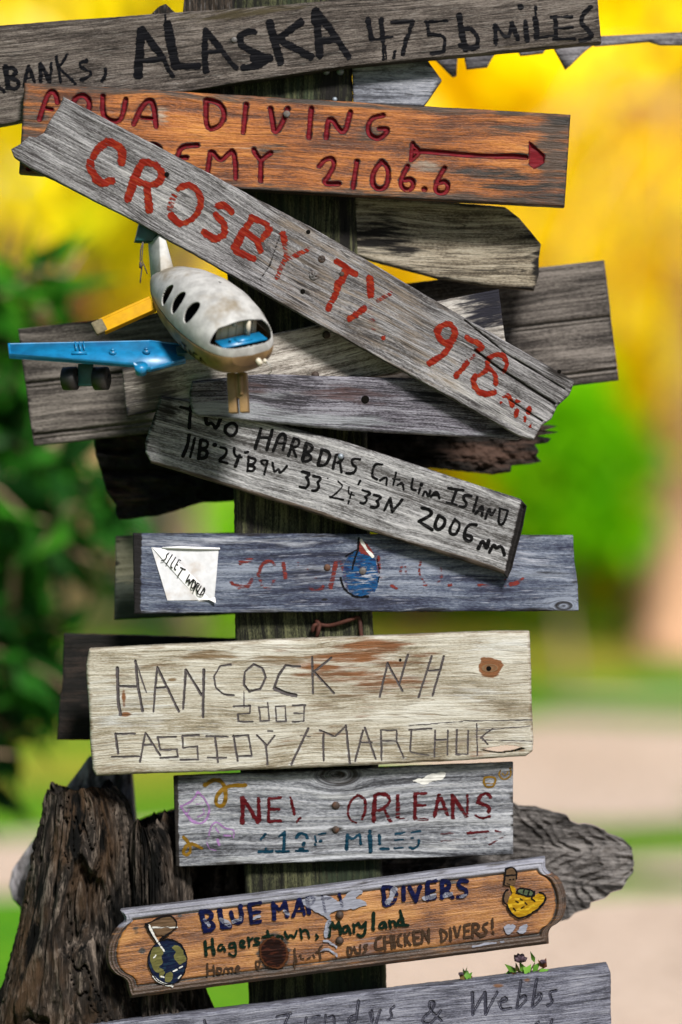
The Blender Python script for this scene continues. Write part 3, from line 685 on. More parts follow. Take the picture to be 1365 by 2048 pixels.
def drift_relief(X, Y, u, v, a, b):
    q = u * 0.42 + (fbm(u / 40, v / 26, 51, 3) - 0.5) * 22 + 8 * np.sin(v / 16)
    return 0.0055 * np.abs(np.sin(q / 3.1)) * fbm(u / 30, v / 18, 52, 2) * 1.6 + (fbm(u / 14, v / 5, 53, 4) - 0.5) * 0.006
board('driftwood_plank', M_drift, 0.103, 0.035, [(560, 1600), (1027, 1608), (1040, 1616), (1075, 1618), (1138, 1636), (1146, 1650), (1162, 1656), (1178, 1654), (1214, 1666), (1222, 1674), (1250, 1684), (1267, 1700)],
      [(560, 1820), (900, 1850), (1060, 1860), (1120, 1842), (1138, 1838), (1150, 1828), (1180, 1818), (1182, 1806), (1210, 1798), (1222, 1786), (1244, 1780), (1250, 1762)],
      right=[(1265, 1696), (1269, 1720), (1268, 1745), (1250, 1762)], r=5, wob=2.0, angle=4, seed=49, relief=drift_relief, rough=0.001, dirt_shade=[(1235, 1776, 50, 9, 0.7)],
      label='rippled grey driftwood plank ending in a ragged point, lower right', cat='board', group=GP)
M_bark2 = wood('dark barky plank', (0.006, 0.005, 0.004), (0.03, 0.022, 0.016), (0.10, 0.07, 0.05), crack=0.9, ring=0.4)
board('barky_plank', M_bark2, -0.002, 0.03, [(300, 30), (318, 12), (332, 6), (346, 20), (365, 34), (372, -40), (470, -60)], [(372, 200), (470, 240)], left=[(300, 30), (340, 120), (372, 200)], right=[(470, -60), (470, 240)], r=4, wob=1.5, angle=88, seed=50,
      relief=lambda X, Y, u, v, a, b: (fbm(u / 20, v / 6, 57, 4) - 0.5) * 0.01, label='dark barky plank peeping over the top edge of the uppermost sign', cat='board', group=GP)

# ---- ALASKA
M_al = wood('brown grey sign wood', gs=1.25, dark=(0.040, 0.031, 0.027), mid=(0.125, 0.102, 0.090), light=(0.29, 0.25, 0.225), pale=(0.42, 0.395, 0.37), crack=0.5, ring=0.35, fleck=0.55, stain=(0.09, 0.07, 0.035), contrast=0.85)
P_blk = paint('black paint', (0.010, 0.010, 0.015), 0.0, 0.4, ragged=3.4)
al = (T(0, 0, 3.033, '12 0,530 25,558;26 35,405 52,535;16 40,412 85,412 105,440 65,470;18 70,475 110,490 118,520 95,540 60,535;14 150,520 172,400;16 175,400 210,495;10 155,475 195,468;16 248,495 248,390;14 252,392 302,495;10 308,500 312,385;12 342,345 370,500;8 412,328 360,410;11 362,415 460,508;16/.35 525,370 490,375 480,400 520,425 555,440 545,460 495,488;16 642,418 642,460 618,490;44 860,185 845,330 840,458;34 870,190 985,350;22 985,350 1048,465;28 860,370 985,358;5 1003,95 1005,130;46 1018,150 1065,392;32 1065,405 1205,400')
      + T(400, 0, 3.033, '30 35,185 30,300 38,435;34 40,190 120,290;22 120,290 218,412;20 40,318 120,310;30 332,192 270,197 238,225 255,280;30 250,275 330,320 425,350;36 425,350 360,395 270,412;40 330,350 365,362;40 425,140 490,380;36 612,135 490,225;36 480,240 670,345;36 705,65 728,335;40 700,75 700,130;36 705,68 820,215;30 820,215 900,345;34 740,250 830,235;26 1020,122 1045,235;14 1045,240 1165,225;24 1100,120 1110,250;12 1112,240 1115,360;4 1128,280 1130,360;12 1185,310 1178,350;16 1170,135 1290,130;18 1290,130 1265,220;22 1262,215 1230,328')
      + T(800, 0, 3.033, '10 155,132 290,128;12 165,135 175,205;14 175,208 260,215 280,245 265,310;16 265,310 195,325;30 362,90 375,200 400,300;20 380,180 430,168 475,220 472,270;26 370,275 430,295 470,282;20 578,150 583,268;14 580,155 655,245 680,140;20 682,140 715,240;24 762,136 772,245;30 733,40 734,42;8 825,40 828,110;26 822,115 832,225;10 832,230 940,215;22 945,104 950,236;10 920,105 1045,102;10 950,175 1050,165;12 930,238 1060,235;22 1158,45 1110,85 1095,140 1150,190 1165,215 1150,235 1095,245'))
bd = board('wooden_sign', M_al, -0.03, 0.03, [(-70, 55), (330, 26), (560, 10), (690, -2), (1195, -40)], [(-70, 262), (0, 250), (370, 184), (460, 168), (700, 132), (1203, 84)], right=[(1195, -40), (1197, 10), (1204, 84)],
           r=4, wob=0.9, seed=1, stains=[(480, 25, 160, 16, 0.6), (1100, 90, 120, 12, 0.5)], dirt_shade=[(466, 82, 16, 9, 0.5), (300, 120, 200, 14, 0.32), (100, 210, 120, 30, 0.35), (700, 40, 200, 16, 0.3), (640, 110, 90, 26, 0.32), (400, 180, 140, 10, 0.5), (1199, 40, 6, 60, 0.4)],
           label='long brown grey top sign with big black painted ALASKA 4,756 miles', cat='sign', group=GS)
al = [(t_, h_ * 1.12 + 0.4, w_, p_) for t_, h_, w_, p_ in al]; lettering(bd, P_blk, al); nail(bd, 469, 80, 6, M_screw)

# ---- AQUA DIVING
M_or = wood('orange stained sign wood', gs=0.8, dark=(0.16, 0.040, 0.006), mid=(0.46, 0.135, 0.014), light=(0.80, 0.31, 0.055), stain=(0.100, 0.058, 0.038), dirt=(0.018, 0.012, 0.009), pale=(0.52, 0.42, 0.33), crack=0.35, ring=0.4, fleck=0.15, blot=0.9, contrast=0.5, rough=0.6, spec=0.3)
P_red = paint('dark red groove paint', (0.40, 0.028, 0.045), 0.0, 0.5, ragged=0.3)
aq = (T(30, 160, 3.033, '28 150,238 195,95 220,66 250,80 260,135;20 190,172 225,178;28 350,170 362,112 400,92 430,97 455,130 450,180 430,230 390,250 355,220 350,170;28 535,98 533,200 560,240 625,256 655,220 673,118;28 722,266 770,160 818,114 845,150 857,282;18 765,228 845,236;28 1160,125 1160,300 1230,290 1270,240 1270,180 1235,135 1165,120;26 1108,395 1005,402 985,478;26 990,475 1042,470;26 1168,575 1180,480 1190,425 1220,460 1250,490 1290,455 1325,420 1340,500 1340,595;26 85,540 120,520;26 800,400 840,385 880,412;26 990,475 975,560 1060,565')
      + T(380, 180, 3.033, '28 343,88 325,255;28 490,112 505,200 515,265 555,220 595,112;28 738,112 723,288;28 828,288 845,142 935,288 975,134;26 1175,152 1110,165 1080,210 1085,270 1140,300 1185,270 1208,234 1150,236;27 390,362 400,390 432,425;27 432,425 430,550;27 432,425 492,380;26 785,462 820,420 865,410 880,450 850,510 805,570 905,568;27 1015,434 990,592;26 1165,432 1115,490 1105,560 1130,600 1180,600 1205,550 1205,470 1165,432')
      + T(720, 180, 3.033, '26 290,462 260,520 245,570 270,605 310,605 330,570 310,535 275,545;34 391,602 393,602;26 515,472 480,530 455,590 470,625 520,625 540,585 520,550 475,565;28 320,368 400,372 560,386 800,405 930,400 1010,410;24 322,322 312,425;22 322,330 370,375 322,420;P 1028,312 1152,420 1026,498', smooth=2))
def aqua_mask(M, X, Y, u, v, a, b, d):
    s, _ = sdf_of(aq, X, Y, 14)
    M[..., 1] = np.maximum(M[..., 1], 0.62 * sst(6, 0, s)); M[..., 0] = np.maximum(M[..., 0], 0.66 * sst(24, 3, d)); M[..., 1] = np.maximum(M[..., 1], 0.52 * sst(9, 2, d))
    M[..., 0] = np.maximum(M[..., 0], sst(820, 1130, X) * 0.48)
bd = board('wooden_sign', M_or, -0.062, 0.030, [(49, 165), (1142, 229)], [(38, 346), (500, 380), (1130, 413)], r=4, wob=0.7, seed=2, carve=aq, carve_d=0.0042, maskfn=aqua_mask,
           stains=[(60, 250, 50, 110, 0.62), (1110, 300, 55, 120, 0.8), (900, 215, 160, 16, 0.8), (900, 395, 260, 18, 0.7), (1000, 260, 90, 20, 0.6), (545, 300, 45, 16, 0.6), (740, 270, 30, 26, 0.55), (300, 190, 220, 10, 0.5)],
           dirt_shade=[(990, 350, 120, 16, 0.8), (1120, 240, 40, 16, 0.7), (1050, 378, 90, 22, 0.7), (560, 290, 25, 8, 0.5), (1125, 380, 18, 40, 0.6)],
           pales=[(320, 235, 25, 25, 0.55), (530, 300, 90, 5, 0.5), (860, 330, 60, 16, 0.45), (705, 195, 0.1, 0.1, 0)],
           label='orange stained sign with carved red letters AQUA DIVING and a long red arrow', cat='sign', group=GS)
lettering(bd, P_red, aq, lift=0.0006, jit=0.35, margin=0.8); nail(bd, 574, 228, 7, M_screw)

# ---- whitish board, blue grey round board
M_wh = wood('bleached board', (0.22, 0.19, 0.165), (0.56, 0.515, 0.47), (0.86, 0.82, 0.77), stain=(0.14, 0.125, 0.115), dirt=(0.020, 0.020, 0.034), pale=(0.62, 0.60, 0.57), crack=0.5, ring=0.5, fleck=0.3, contrast=0.75)
def white_mask(M, X, Y, u, v, a, b, d):
    M[..., 1] = np.maximum(M[..., 1], sst(860, 990, X) * 0.8 * sst(0.9, 0.5, b) + 0); M[..., 0] = np.maximum(M[..., 0], sst(420, 300, X) * 0.7 + sst(840, 950, X) * 0.5)
bd = board('bleached_board', M_wh, -0.040, 0.040, [(244, 738), (540, 668), (998, 578)], [(254, 833), (560, 775), (790, 748), (1012, 684)], r=4, wob=0.8, seed=5, maskfn=white_mask, relief=None,
           label='bleached whitish plank behind the slanting red lettered sign, navy at its right end', cat='board', group=GP)
nail(bd, 653, 670, 8, M_nail, dome=0.5); nail(bd, 631, 751, 8, M_nail, dome=0.5)
M_bl = wood('blue grey board', (0.055, 0.050, 0.066), (0.17, 0.16, 0.20), (0.36, 0.355, 0.42), stain=(0.13, 0.08, 0.085), dirt=(0.012, 0.012, 0.022), pale=(0.40, 0.42, 0.47), crack=0.6, ring=0.35, fleck=0.4, blot=0.6)
bd = board('round_ended_board', M_bl, -0.064, 0.012, [(384, 762), (520, 748), (860, 757), (1000, 832), (1046, 868)], [(398, 832), (700, 862), (1035, 880)], left=[(384, 762), (379, 785), (381, 812), (386, 826), (398, 832)], right=[(1046, 868), (1045, 876), (1035, 880)],
           r=7, wob=1.0, angle=3, seed=6, pales=[(450, 822, 150, 26, 0.8), (620, 840, 220, 18, 0.7), (560, 790, 120, 14, 0.4), (900, 866, 160, 7, 0.5)], stains=[(700, 790, 120, 20, 0.6), (500, 775, 70, 14, 0.5)], dirt_shade=[(860, 790, 80, 26, 0.6), (1000, 862, 40, 12, 0.5)],
           label='blue grey plank with rounded left end under the nose of the toy plane', cat='board', group=GP)
nail(bd, 731, 799, 8, M_hole, 'nail_hole', dome=0.1)

# ---- CROSBY
M_cr = wood('silver grey sign wood', gs=1.0, dark=(0.078, 0.070, 0.072), mid=(0.262, 0.256, 0.270), light=(0.55, 0.54, 0.565), stain=(0.30, 0.24, 0.19), dirt=(0.025, 0.020, 0.018), pale=(0.62, 0.61, 0.61), crack=0.75, ring=0.35, fleck=0.55, contrast=0.75)  # stain is the warm tone of the sun patch in crosby_mask
P_rd = paint('red brushed paint', (0.46, 0.028, 0.012), 0.085, 0.55, ragged=3.8, col2=(0.50, 0.06, 0.02), sharp=0.05)
cr = (T(150, 250, 3.033, '46/.25 285,225 292,150 250,118 195,102;44/.35 195,102 150,138 112,190;48/.35 95,220 98,270 130,325;50/.2 130,328 175,355 220,340;46/.2 412,225 370,310;46/.3 365,320 322,445;42/.2 412,222 490,238 532,290 520,345 450,370 375,335;48/.2 440,372 452,515;36/.15 630,388 680,357 740,388 770,450 750,530 690,592 630,600 585,550;36/.6 580,500 590,450 605,430;38/.05 868,490 905,482 950,528;36/.05 857,548 905,595 910,650;40/.05 903,668 850,697 788,652')
      + T(400, 400, 3.033, '40/.05 320,108 287,160;34/.1 315,105 400,140 420,185;34/.2 425,180 380,240;48/0 263,190 215,288;38/.05 280,197 350,245 370,310;40/.05 325,355 220,310;32/.1 505,205 510,250;26/.6 515,265 525,345;26/.55 660,300 600,330 520,360;28/.55 520,360 490,420 470,470;36/.1 832,372 945,448;42/.05 888,420 862,488;40/.1 845,502 832,538;34/.4 825,570 800,620 780,658;42/.15 1032,475 1036,540 1040,580;22/.8 1040,590 1030,680 1058,790;24/.6 1160,565 1080,610;38/.35 998,660 910,720;22/0 1113,836 1114,838;14/.7 545,540 550,545')
      + T(800, 600, 3.4125, '38/.1 340,165 380,215 365,280 320,298 268,270 250,215 290,168 340,165;40/.1 340,310 300,380 205,430;34/.15 458,256 570,315 540,340;18/.65 510,380 470,420;34/.1 465,428 385,520;30/.15 605,400 645,368 700,370 738,430 715,480;30/.2 600,425 598,470 540,518;30/.25 612,470 655,505 655,572;32/.15 515,520 500,570 540,630 600,648 645,630;18 690,698 691,702;26/.3 710,662 745,655;30/.1 745,660 770,715;24/.2 800,690 812,691;30/.1 800,755 795,785;32/.1 885,738 880,765;12/.4 855,800 855,830;20/.3 890,858 891,862'))
def crosby_relief(X, Y, u, v, a, b):
    h = np.zeros(X.shape)
    for p, wd in (([(950, 700), (1000, 738), (1110, 808)], 2.2), ([(930, 640), (1010, 705), (1130, 778)], 1.4), ([(1020, 800), (1085, 842)], 1.2), ([(560, 470), (540, 530), (520, 560)], 0.7)):
        h = h + 0.006 * np.exp(-(seg_d(X, Y, np.array(p, float)) / wd) ** 2)
    return h
def crosby_mask(M, X, Y, u, v, a, b, d):
    for p, wd in (([(950, 700), (1000, 738), (1110, 808)], 2.6), ([(930, 640), (1010, 705), (1130, 778)], 1.8), ([(1020, 800), (1085, 842)], 1.5), ([(560, 470), (540, 530), (520, 560)], 0.9)):
        M[..., 1] = np.maximum(M[..., 1], np.exp(-(seg_d(X, Y, np.array(p, float)) / wd) ** 2))
    M[..., 0] = np.maximum(M[..., 0], sst(380, 620, X) * sst(1080, 800, X) * 0.42)  # warm dappled sun painted across the middle of the board
bd = board('wooden_sign', M_cr, -0.090, 0.025, [(127, 193), (620, 452), (900, 618), (1150, 762)], [(28, 314), (60, 336), (270, 442), (650, 656), (1038, 872), (1068, 880)],
           left=[(127, 193), (118, 215), (100, 240), (87, 266), (72, 274), (58, 272), (40, 288), (22, 298), (28, 314)], right=[(1150, 762), (1140, 790), (1115, 812), (1104, 838), (1085, 850), (1068, 880)],
           r=4, wob=1.0, seed=7, relief=crosby_relief, maskfn=crosby_mask, dirt_shade=[(644, 518, 16, 10, 0.55), (628, 551, 18, 12, 0.45), (608, 584, 22, 9, 0.6), (334, 349, 10, 8, 0.5), (1040, 690, 130, 14, 0.55), (1120, 745, 40, 16, 0.7), (620, 520, 50, 30, 0.35), (170, 235, 70, 12, 0.35)], pales=[(320, 390, 160, 40, 0.5), (960, 800, 160, 26, 0.5), (700, 600, 90, 24, 0.4)],
           label='silver grey slanting sign brushed in worn red CROSBY TX 978', cat='sign', group=GS)
lettering(bd, P_rd, cr, jit=1.0, margin=3)
for px, py, r, m, x in ((334, 349, 5, M_hole, 0), (617, 464, 4.5, M_hole, 0), (644, 518, 7.5, M_nail, 1), (628, 551, 9.5, M_screw, 1), (606, 583, 5, M_hole, 0), (684, 548, 5, M_nail, 0), (1119, 743, 4, M_hole, 0)):
    nail(bd, px, py, r, m, 'nail_hole' if m is M_hole else 'nail_head', bool(x), dome=0.1 if m is M_hole else 0.3)

# ---- TWO HARBORS
M_th = wood('pale grey sign wood', gs=0.85, dark=(0.10, 0.095, 0.095), mid=(0.335, 0.335, 0.350), light=(0.68, 0.68, 0.70), stain=(0.14, 0.105, 0.08), dirt=(0.016, 0.013, 0.013), pale=(0.64, 0.64, 0.66), crack=0.6, ring=0.55, fleck=0.4, contrast=0.72)
P_ink = paint('black marker', (0.008, 0.008, 0.009), 0.0, 0.45, ragged=1.2)
th = (T(280, 780, 3.033, '20 310,100 300,228;18 250,105 390,135;20 400,165 405,215 440,195 460,245 490,175;18 522,220 515,250 545,280 580,270 595,220 560,195 522,220;18 735,235 702,352;18 803,245 770,362;16 722,288 788,288;16 810,370 850,262 890,272 870,362;12 840,325 880,325;16 935,295 902,398;14 935,292 970,302 965,340 920,352;14 930,352 948,405;20 1010,325 988,425;16 1010,322 1050,340 1040,372 1005,380;16 1005,390 1045,400 1030,432 990,435;18 1105,365 1082,450;18 1082,455 1130,458 1163,382 1105,362;16 1190,395 1172,475;16 1195,392 1230,397 1232,425 1200,440;14 1215,445 1225,498;20 300,275 290,340 262,400;14 335,292 307,405;20 370,305 357,415;16 370,302 415,312 410,350 372,355;20 370,362 412,368 405,412 360,416;26 454,332 456,332;15 490,347 530,357 520,400 470,430 530,443;14 575,352 570,398 618,408;18 605,398 580,462;14 640,380 655,377;12 660,405 655,492;14 660,407 705,417 695,450 660,452;14 660,457 700,462 690,492 660,490;12 775,430 735,422 740,450 770,460;14 775,432 755,512;14 805,442 815,502 845,475 850,512 892,462;16 985,495 1035,507 1010,530;16 1012,532 1030,562 1010,598 972,585;16 1055,522 1105,532 1080,560;16 1080,562 1090,590 1070,612 1047,610;8/.3 1140,535 1143,536;8/.45 1205,555 1235,580 1200,620 1155,650;9/.4 1155,650 1235,665;8/.45 1270,590 1265,630 1300,640;9/.4 1285,620 1265,690')
      + T(650, 880, 3.033, '14 215,117 165,112 165,150 195,165 180,203 132,202;12 215,247 205,268;14 350,150 302,142 282,218 315,238;9/.2 335,245 380,217 375,272;11 432,200 415,272;8 412,235 455,240;9 440,275 470,252 480,303;6 450,270 480,270;12 535,235 522,300 553,305;20 584,270 586,270;12 578,292 570,322;12 595,338 610,302 630,350 640,307;14 645,343 680,307 695,353;10 655,335 690,335;14 750,292 840,305;16 800,302 775,372;14 740,377 800,393;15 890,340 845,332 840,360 865,385 845,410 817,402;14 925,348 902,432;16 915,448 960,388 955,458;10 925,430 960,425;14 975,478 1000,403 1005,468 1035,422;12 1065,415 1050,508 1085,513 1110,432;8/.5 1060,410 1110,430;14 230,304 285,320 245,345;14 245,345 260,365 240,388 217,382;14 300,332 350,345 315,370;14 315,370 330,390 315,413 282,405;14 360,428 395,357;16 398,355 410,436;14 410,438 470,362;20 590,412 640,422 650,455 572,493;18 575,495 650,543;18 690,460 665,515 680,548 720,530 735,482 690,458;16 790,480 755,540 765,576 800,570 825,510 790,480;18 920,515 870,512 842,570 855,608 888,617 895,582 850,575;20 930,658 960,602 980,668 995,612;18 1000,678 1025,628 1040,663 1070,637 1090,698'))
def harbor_relief(X, Y, u, v, a, b):
    e = (X - 1006 + (Y - 1146) * 0.236)
    return 0.014 * sst(0, 15, e)
def harbor_mask(M, X, Y, u, v, a, b, d):
    e = (X - 1006 + (Y - 1146) * 0.236); M[..., 1] = np.maximum(M[..., 1], sst(-3, 8, e) * 0.98)
    M[..., 1] = np.maximum(M[..., 1], 0.85 * sst(325, 312, X + (Y - 800) * 0.12) * sst(880, 840, Y))  # the plane's shadow on the top left corner, painted dark
    M[..., 0] = np.maximum(M[..., 0], 0.75 * sst(14, 5, (1 - b) * 140))
bd = board('wooden_sign', M_th, -0.050, 0.024, [(322, 792), (385, 800), (700, 886), (1042, 998), (1055, 1012)], [(302, 926), (560, 1006), (1008, 1148), (1016, 1157)], left=[(322, 792), (290, 884), (291, 905), (302, 926)], right=[(1055, 1012), (1048, 1050), (1024, 1140), (1016, 1157)],
           r=7, wob=0.8, angle=17.5, seed=8, relief=harbor_relief, maskfn=harbor_mask, dirt_shade=[(330, 820, 30, 40, 0.6), (290, 890, 10, 20, 0.6)], pales=[(880, 1060, 130, 40, 0.45), (760, 980, 150, 30, 0.4), (660, 1000, 200, 10, 0.5)],  # first dark blob deepens that painted plane shadow
           label='slanting pale grey sign with black marker TWO HARBORS and coordinates', cat='sign', group=GS)
lettering(bd, P_ink, th, jit=0.5, step=0.8); nail(bd, 682, 913, 6, M_zinc, dome=0.6)

# ---- SCUBA
M_sc = wood('faded blue sign wood', gs=0.85, dark=(0.040, 0.048, 0.095), mid=(0.110, 0.135, 0.205), light=(0.30, 0.34, 0.44), stain=(0.11, 0.10, 0.11), dirt=(0.012, 0.010, 0.012), pale=(0.56, 0.59, 0.70), crack=0.45, ring=0.65, fleck=0.5, blot=0.8, contrast=0.75)
P_fade = paint('faded red paint', (0.40, 0.07, 0.06), 0.42, 0.7, ragged=3.0, sharp=0.07)
P_blue = paint('blue paint', (0.02, 0.16, 0.46), 0.48, 0.5, ragged=2.0, col2=(0.03, 0.05, 0.16))
P_wht = paint('white paint', (1.6, 1.6, 1.55), 0.0, 0.5, ragged=1.0)
P_ink2 = paint('worn black line', (0.012, 0.011, 0.014), 0.15, 0.6, ragged=1.6)
def scuba_mask(M, X, Y, u, v, a, b, d):
    M[..., 1] = np.maximum(M[..., 1], sst(287, 279, X + (Y - 1150) * 0.02) * 0.97)
    M[..., 1] = np.maximum(M[..., 1], 0.5 * sst(5, 1, (1 - b) * 158))
bd = board('wooden_sign', M_sc, -0.025, 0.025, [(266, 1066), (700, 1068), (1147, 1070)], [(268, 1228), (700, 1224), (1158, 1222)], left=[(266, 1066), (268, 1228)], right=[(1147, 1070), (1149, 1120), (1156, 1165), (1158, 1222)],
           r=4, wob=0.8, angle=-0.2, seed=9, knots=[(1128, 1212, 11)], maskfn=scuba_mask, dirt_shade=[(1100, 1145, 50, 12, 0.35), (1010, 1190, 120, 14, 0.3), (650, 1199, 7, 3, 0.9), (1150, 1150, 8, 60, 0.4)],
           pales=[(735, 1148, 34, 30, 0.75), (400, 1085, 200, 12, 0.55), (620, 1150, 110, 30, 0.45), (1050, 1125, 60, 18, 0.45), (450, 1222, 220, 5, 0.5), (580, 1090, 100, 20, 0.4)],
           label='faded blue grey sign with worn red letters, blue diving drop and torn white sticker', cat='sign', group=GS)
lettering(bd, P_fade, T(220, 1050, 3.033, '22/.2 855,208 790,228;12/.6 795,270 800,272;18/.25 860,330 845,372 780,378 738,350;18/.2 1000,240 985,217 925,228 902,300;16/.35 902,300 925,378 975,388 1000,330;22/.1 1055,235 1065,318;8/.5 1145,230 1145,260;8/.5 1200,260 1205,285;8/.5 1250,320 1240,332;14/.2 1210,382 1250,403 1292,376;12/.6 1215,240 1245,245')
          + T(620, 1050, 2.4818, '20/.15 130,190 105,308;10/.3 130,180 150,172 172,240 185,310;7/.35 450,245 455,202 475,197 478,250;12/.1 405,300 430,314;9/.3 550,180 540,240 575,293;8/.4 650,215 655,270 630,290;16/.2 573,297 580,297;10/.3 690,297 700,297;10/.2 838,298 890,302;5/.4 970,270 972,305;22/0 1000,294 1030,287;10/.3 1030,285 1060,266;16/.2 340,160 345,230;10/.4 340,180 355,260'), label='faded red lettering')
lettering(bd, P_blue, T(620, 1050, 2.4818, 'P/.15 238,128 215,135 185,160 168,200 165,260 185,315 205,345 250,358 290,340 330,300 342,260 335,200 322,165 300,150;18/.1 335,250 328,300 318,322'), name='blue_drop', jit=1.2)
lettering(bd, P_fade, T(620, 1050, 2.4818, 'P/-.4 245,66 298,105 320,160 232,130'), name='red_tip', lift=0.0007)
lettering(bd, P_wht, T(620, 1050, 2.4818, '13 254,74 278,118 313,158'), name='white_stroke', lift=0.001)
lettering(bd, P_ink2, T(620, 1050, 2.4818, '7 245,62 240,130 218,180 212,218;5 235,122 205,140 180,152;8 155,262 165,310 200,345 250,360 290,352;4/.5 335,170 350,230 340,280'), name='outline', lift=0.0011)
nail(bd, 655, 1135, 7, M_nail); nail(bd, 726, 1142, 7.5, M_screw)
# torn sticker: a sheet, its rolled top edge, a folded band with the words
M_stick = plain('white vinyl sticker', (0.70, 0.71, 0.76), 0.5, 0.3, 0.16, 90, 0, (0.48, 0.42, 0.38), 0.7, k=0.55)
M_stick2 = plain('bright vinyl band', (0.85, 0.86, 0.90), 0.4, 0.3, 0.08, 90, 0, (0.60, 0.52, 0.42), 0.35, k=0.6)
def S(x, y, d=0.0): return W(220 + x / 3.033, 1050 + y / 3.033, -0.025 - d) - bd.org
st = MB()
q = [S(252, 136, .0012), S(660, 152, .0016), S(648, 300, .0012), S(635, 442, .0035), S(596, 455, .001), S(350, 458, .001), S(300, 290, .0022)]
c_ = S(470, 300, .0008); st.add([c_] + q, [(0, 1 + (i + 1) % 7, 1 + i) for i in range(7)])
q2 = [p + np.array([0, .0005, 0]) for p in q]; st.add(q + q2, [(i, (i + 1) % 7, 7 + (i + 1) % 7, 7 + i) for i in range(7)])
sk = st.build('sticker', M_stick, bd.o, label='torn white sticker reading SILENT WORLD with letters missing')
bn = MB(); n = 14; V = []
for i in range(n):
    t = i / (n - 1); a0 = np.array([258, 136]) * (1 - t) + np.array([540, 455]) * t; a1 = np.array([335, 146]) * (1 - t) + np.array([640, 440]) * t
    lift = 0.003 + 0.0012 * math.sin(t * 5)
    V += [S(*a0, lift - 0.0008), S(*((a0 + a1) / 2), lift), S(*a1, lift - 0.0008)]
bn.add(V, [(i * 3 + j, i * 3 + 3 + j, i * 3 + 4 + j, i * 3 + 1 + j) for i in range(n - 1) for j in range(2)])
bn.add([S(540, 455, .003), S(640, 440, .003), S(642, 472, .007), S(600, 452, .005), S(530, 462, .002), S(578, 462, .002)], [(0, 3, 1), (1, 3, 2), (0, 4, 5)])
bn.build('band', M_stick2, sk, smooth=True)
MB().tube([S(318, 138, .003), S(420, 137, .004), S(540, 141, .004), S(668, 144, .003)], [.0012, .0021, .002, .0015], 8).build('rolled_edge', M_stick2, sk, smooth=True)
P_word = paint('sticker black print', (0.010, 0.010, 0.012), -0.4, 0.5, ragged=0.0)
wd = T(220, 1050, 3.033, '5 360,170 346,178 347,194 336,210 316,217;5 380,180 346,236;5 400,196 367,250 380,257;5 420,210 390,264 402,270;5 420,210 431,216;4 405,236 415,242;5 430,256 460,270;5 445,263 415,308;5 484,300 458,350 492,322 474,366 508,328;5 512,332 492,376 506,386 526,348 512,332;5 533,350 508,400;5 533,350 548,362 526,376 532,408;5 555,370 530,412 546,422;5 574,380 546,424 564,424 580,396 574,380')
stb = Board(); stb.c = bd.c; stb.org = bd.org; stb.seed = 90; stb.grain = bd.grain; stb.o = sk; stb.yat = lambda X: -0.025 + 0 * X; stb.rel = lambda X, Y: -0.0046 + 0 * X
lettering(stb, P_word, wd, step=0.6, jit=0.2)

# ---- HANCOCK
M_ha = wood('whitewashed sign wood', gs=0.9, dark=(0.36, 0.31, 0.22), mid=(0.60, 0.565, 0.47), light=(0.78, 0.765, 0.69), stain=(0.27, 0.105, 0.035), dirt=(0.25, 0.17, 0.09), pale=(0.82, 0.83, 0.80), crack=0.5, ring=0.4, fleck=0.6, blot=0.9, contrast=0.6, rough=0.7)
P_gr = paint('dirt in carved letters', (0.22, 0.195, 0.20), 0.09, 0.9, ragged=1.5, sharp=0.1)
ha = (T(170, 1260, 2.844, '20 185,215 190,400 203,480;14 195,320 300,322;16 288,175 305,330 328,460;6 295,190 350,355;12 412,210 390,462;13 415,215 535,462;12 400,330 465,325;14 575,225 560,445;14 578,230 665,370;16 678,225 672,495;10/.1 830,197 770,205 735,265 745,330 790,366 850,372;12/.1 960,195 910,240 905,310 935,350 1000,335 1030,270 1010,217 960,195;13 1225,208 1140,202 1100,260 1078,330;24 1080,332 1150,362 1200,372;9 845,435 940,430;8 940,430 940,475;8 940,475 870,478;9 870,478 875,520;9 875,520 955,520;8 990,440 1000,517;8 1000,517 1050,515;8 1050,515 1040,415;6 990,440 1042,438;8 1085,435 1090,520;8 1090,520 1145,520;8 1145,520 1140,432;8 1140,432 1085,435;8 1180,430 1255,428;8 1250,430 1245,520;8 1245,520 1180,522;7 1190,472 1245,475;4 905,350 907,440;14 175,590 190,702;10 170,592 285,588;9 155,722 310,718;10 345,585 315,748;11 350,590 430,713;9 330,655 380,652;10 520,608 415,610;10 415,610 430,682;9 430,682 525,678;9 525,678 530,720;10 530,720 430,728;10 650,598 555,602;9 555,602 560,670;9 560,670 640,662;9 640,662 645,735;9 645,735 545,738;8 690,603 815,607;11 742,610 758,752;9 700,725 805,727;12 845,600 870,745;10 840,605 930,598;9 930,598 950,715;9 950,715 865,718;11 980,600 1030,650;11 1030,650 1040,765;10 1080,600 1030,665;8 1040,575 1070,575;13 1272,560 1175,763', smooth=False)
      + T(600, 1250, 2.844, '12 70,182 75,388;12 180,185 75,270;13 85,270 195,388;12 500,215 455,408;12 500,220 585,375;12 615,168 565,338;12 750,178 675,412;12 820,178 755,402;10 725,260 800,255;13 135,620 135,772;10 115,600 200,635;10 200,635 255,582;12 262,572 285,788;11 360,600 315,773;11 370,582 432,763;9 345,668 410,668;10 462,600 465,768;9 460,598 550,600;9 550,600 550,660;8 550,660 465,660;9 550,665 592,753;10 635,600 628,718;9 620,597 750,590;7 628,722 735,742;9 770,600 765,748;9 842,600 840,738;8 770,655 840,652;9 893,597 890,733;8 890,735 955,735;9 955,735 958,600;6 1007,560 1010,743;8 1097,590 1030,640;9 1035,640 1068,680;3.5 930,546 1130,543 1320,540;3 620,572 930,548;3 1000,600 1310,575;3 0,630 60,634;2.5 1040,655 1320,660', smooth=False))
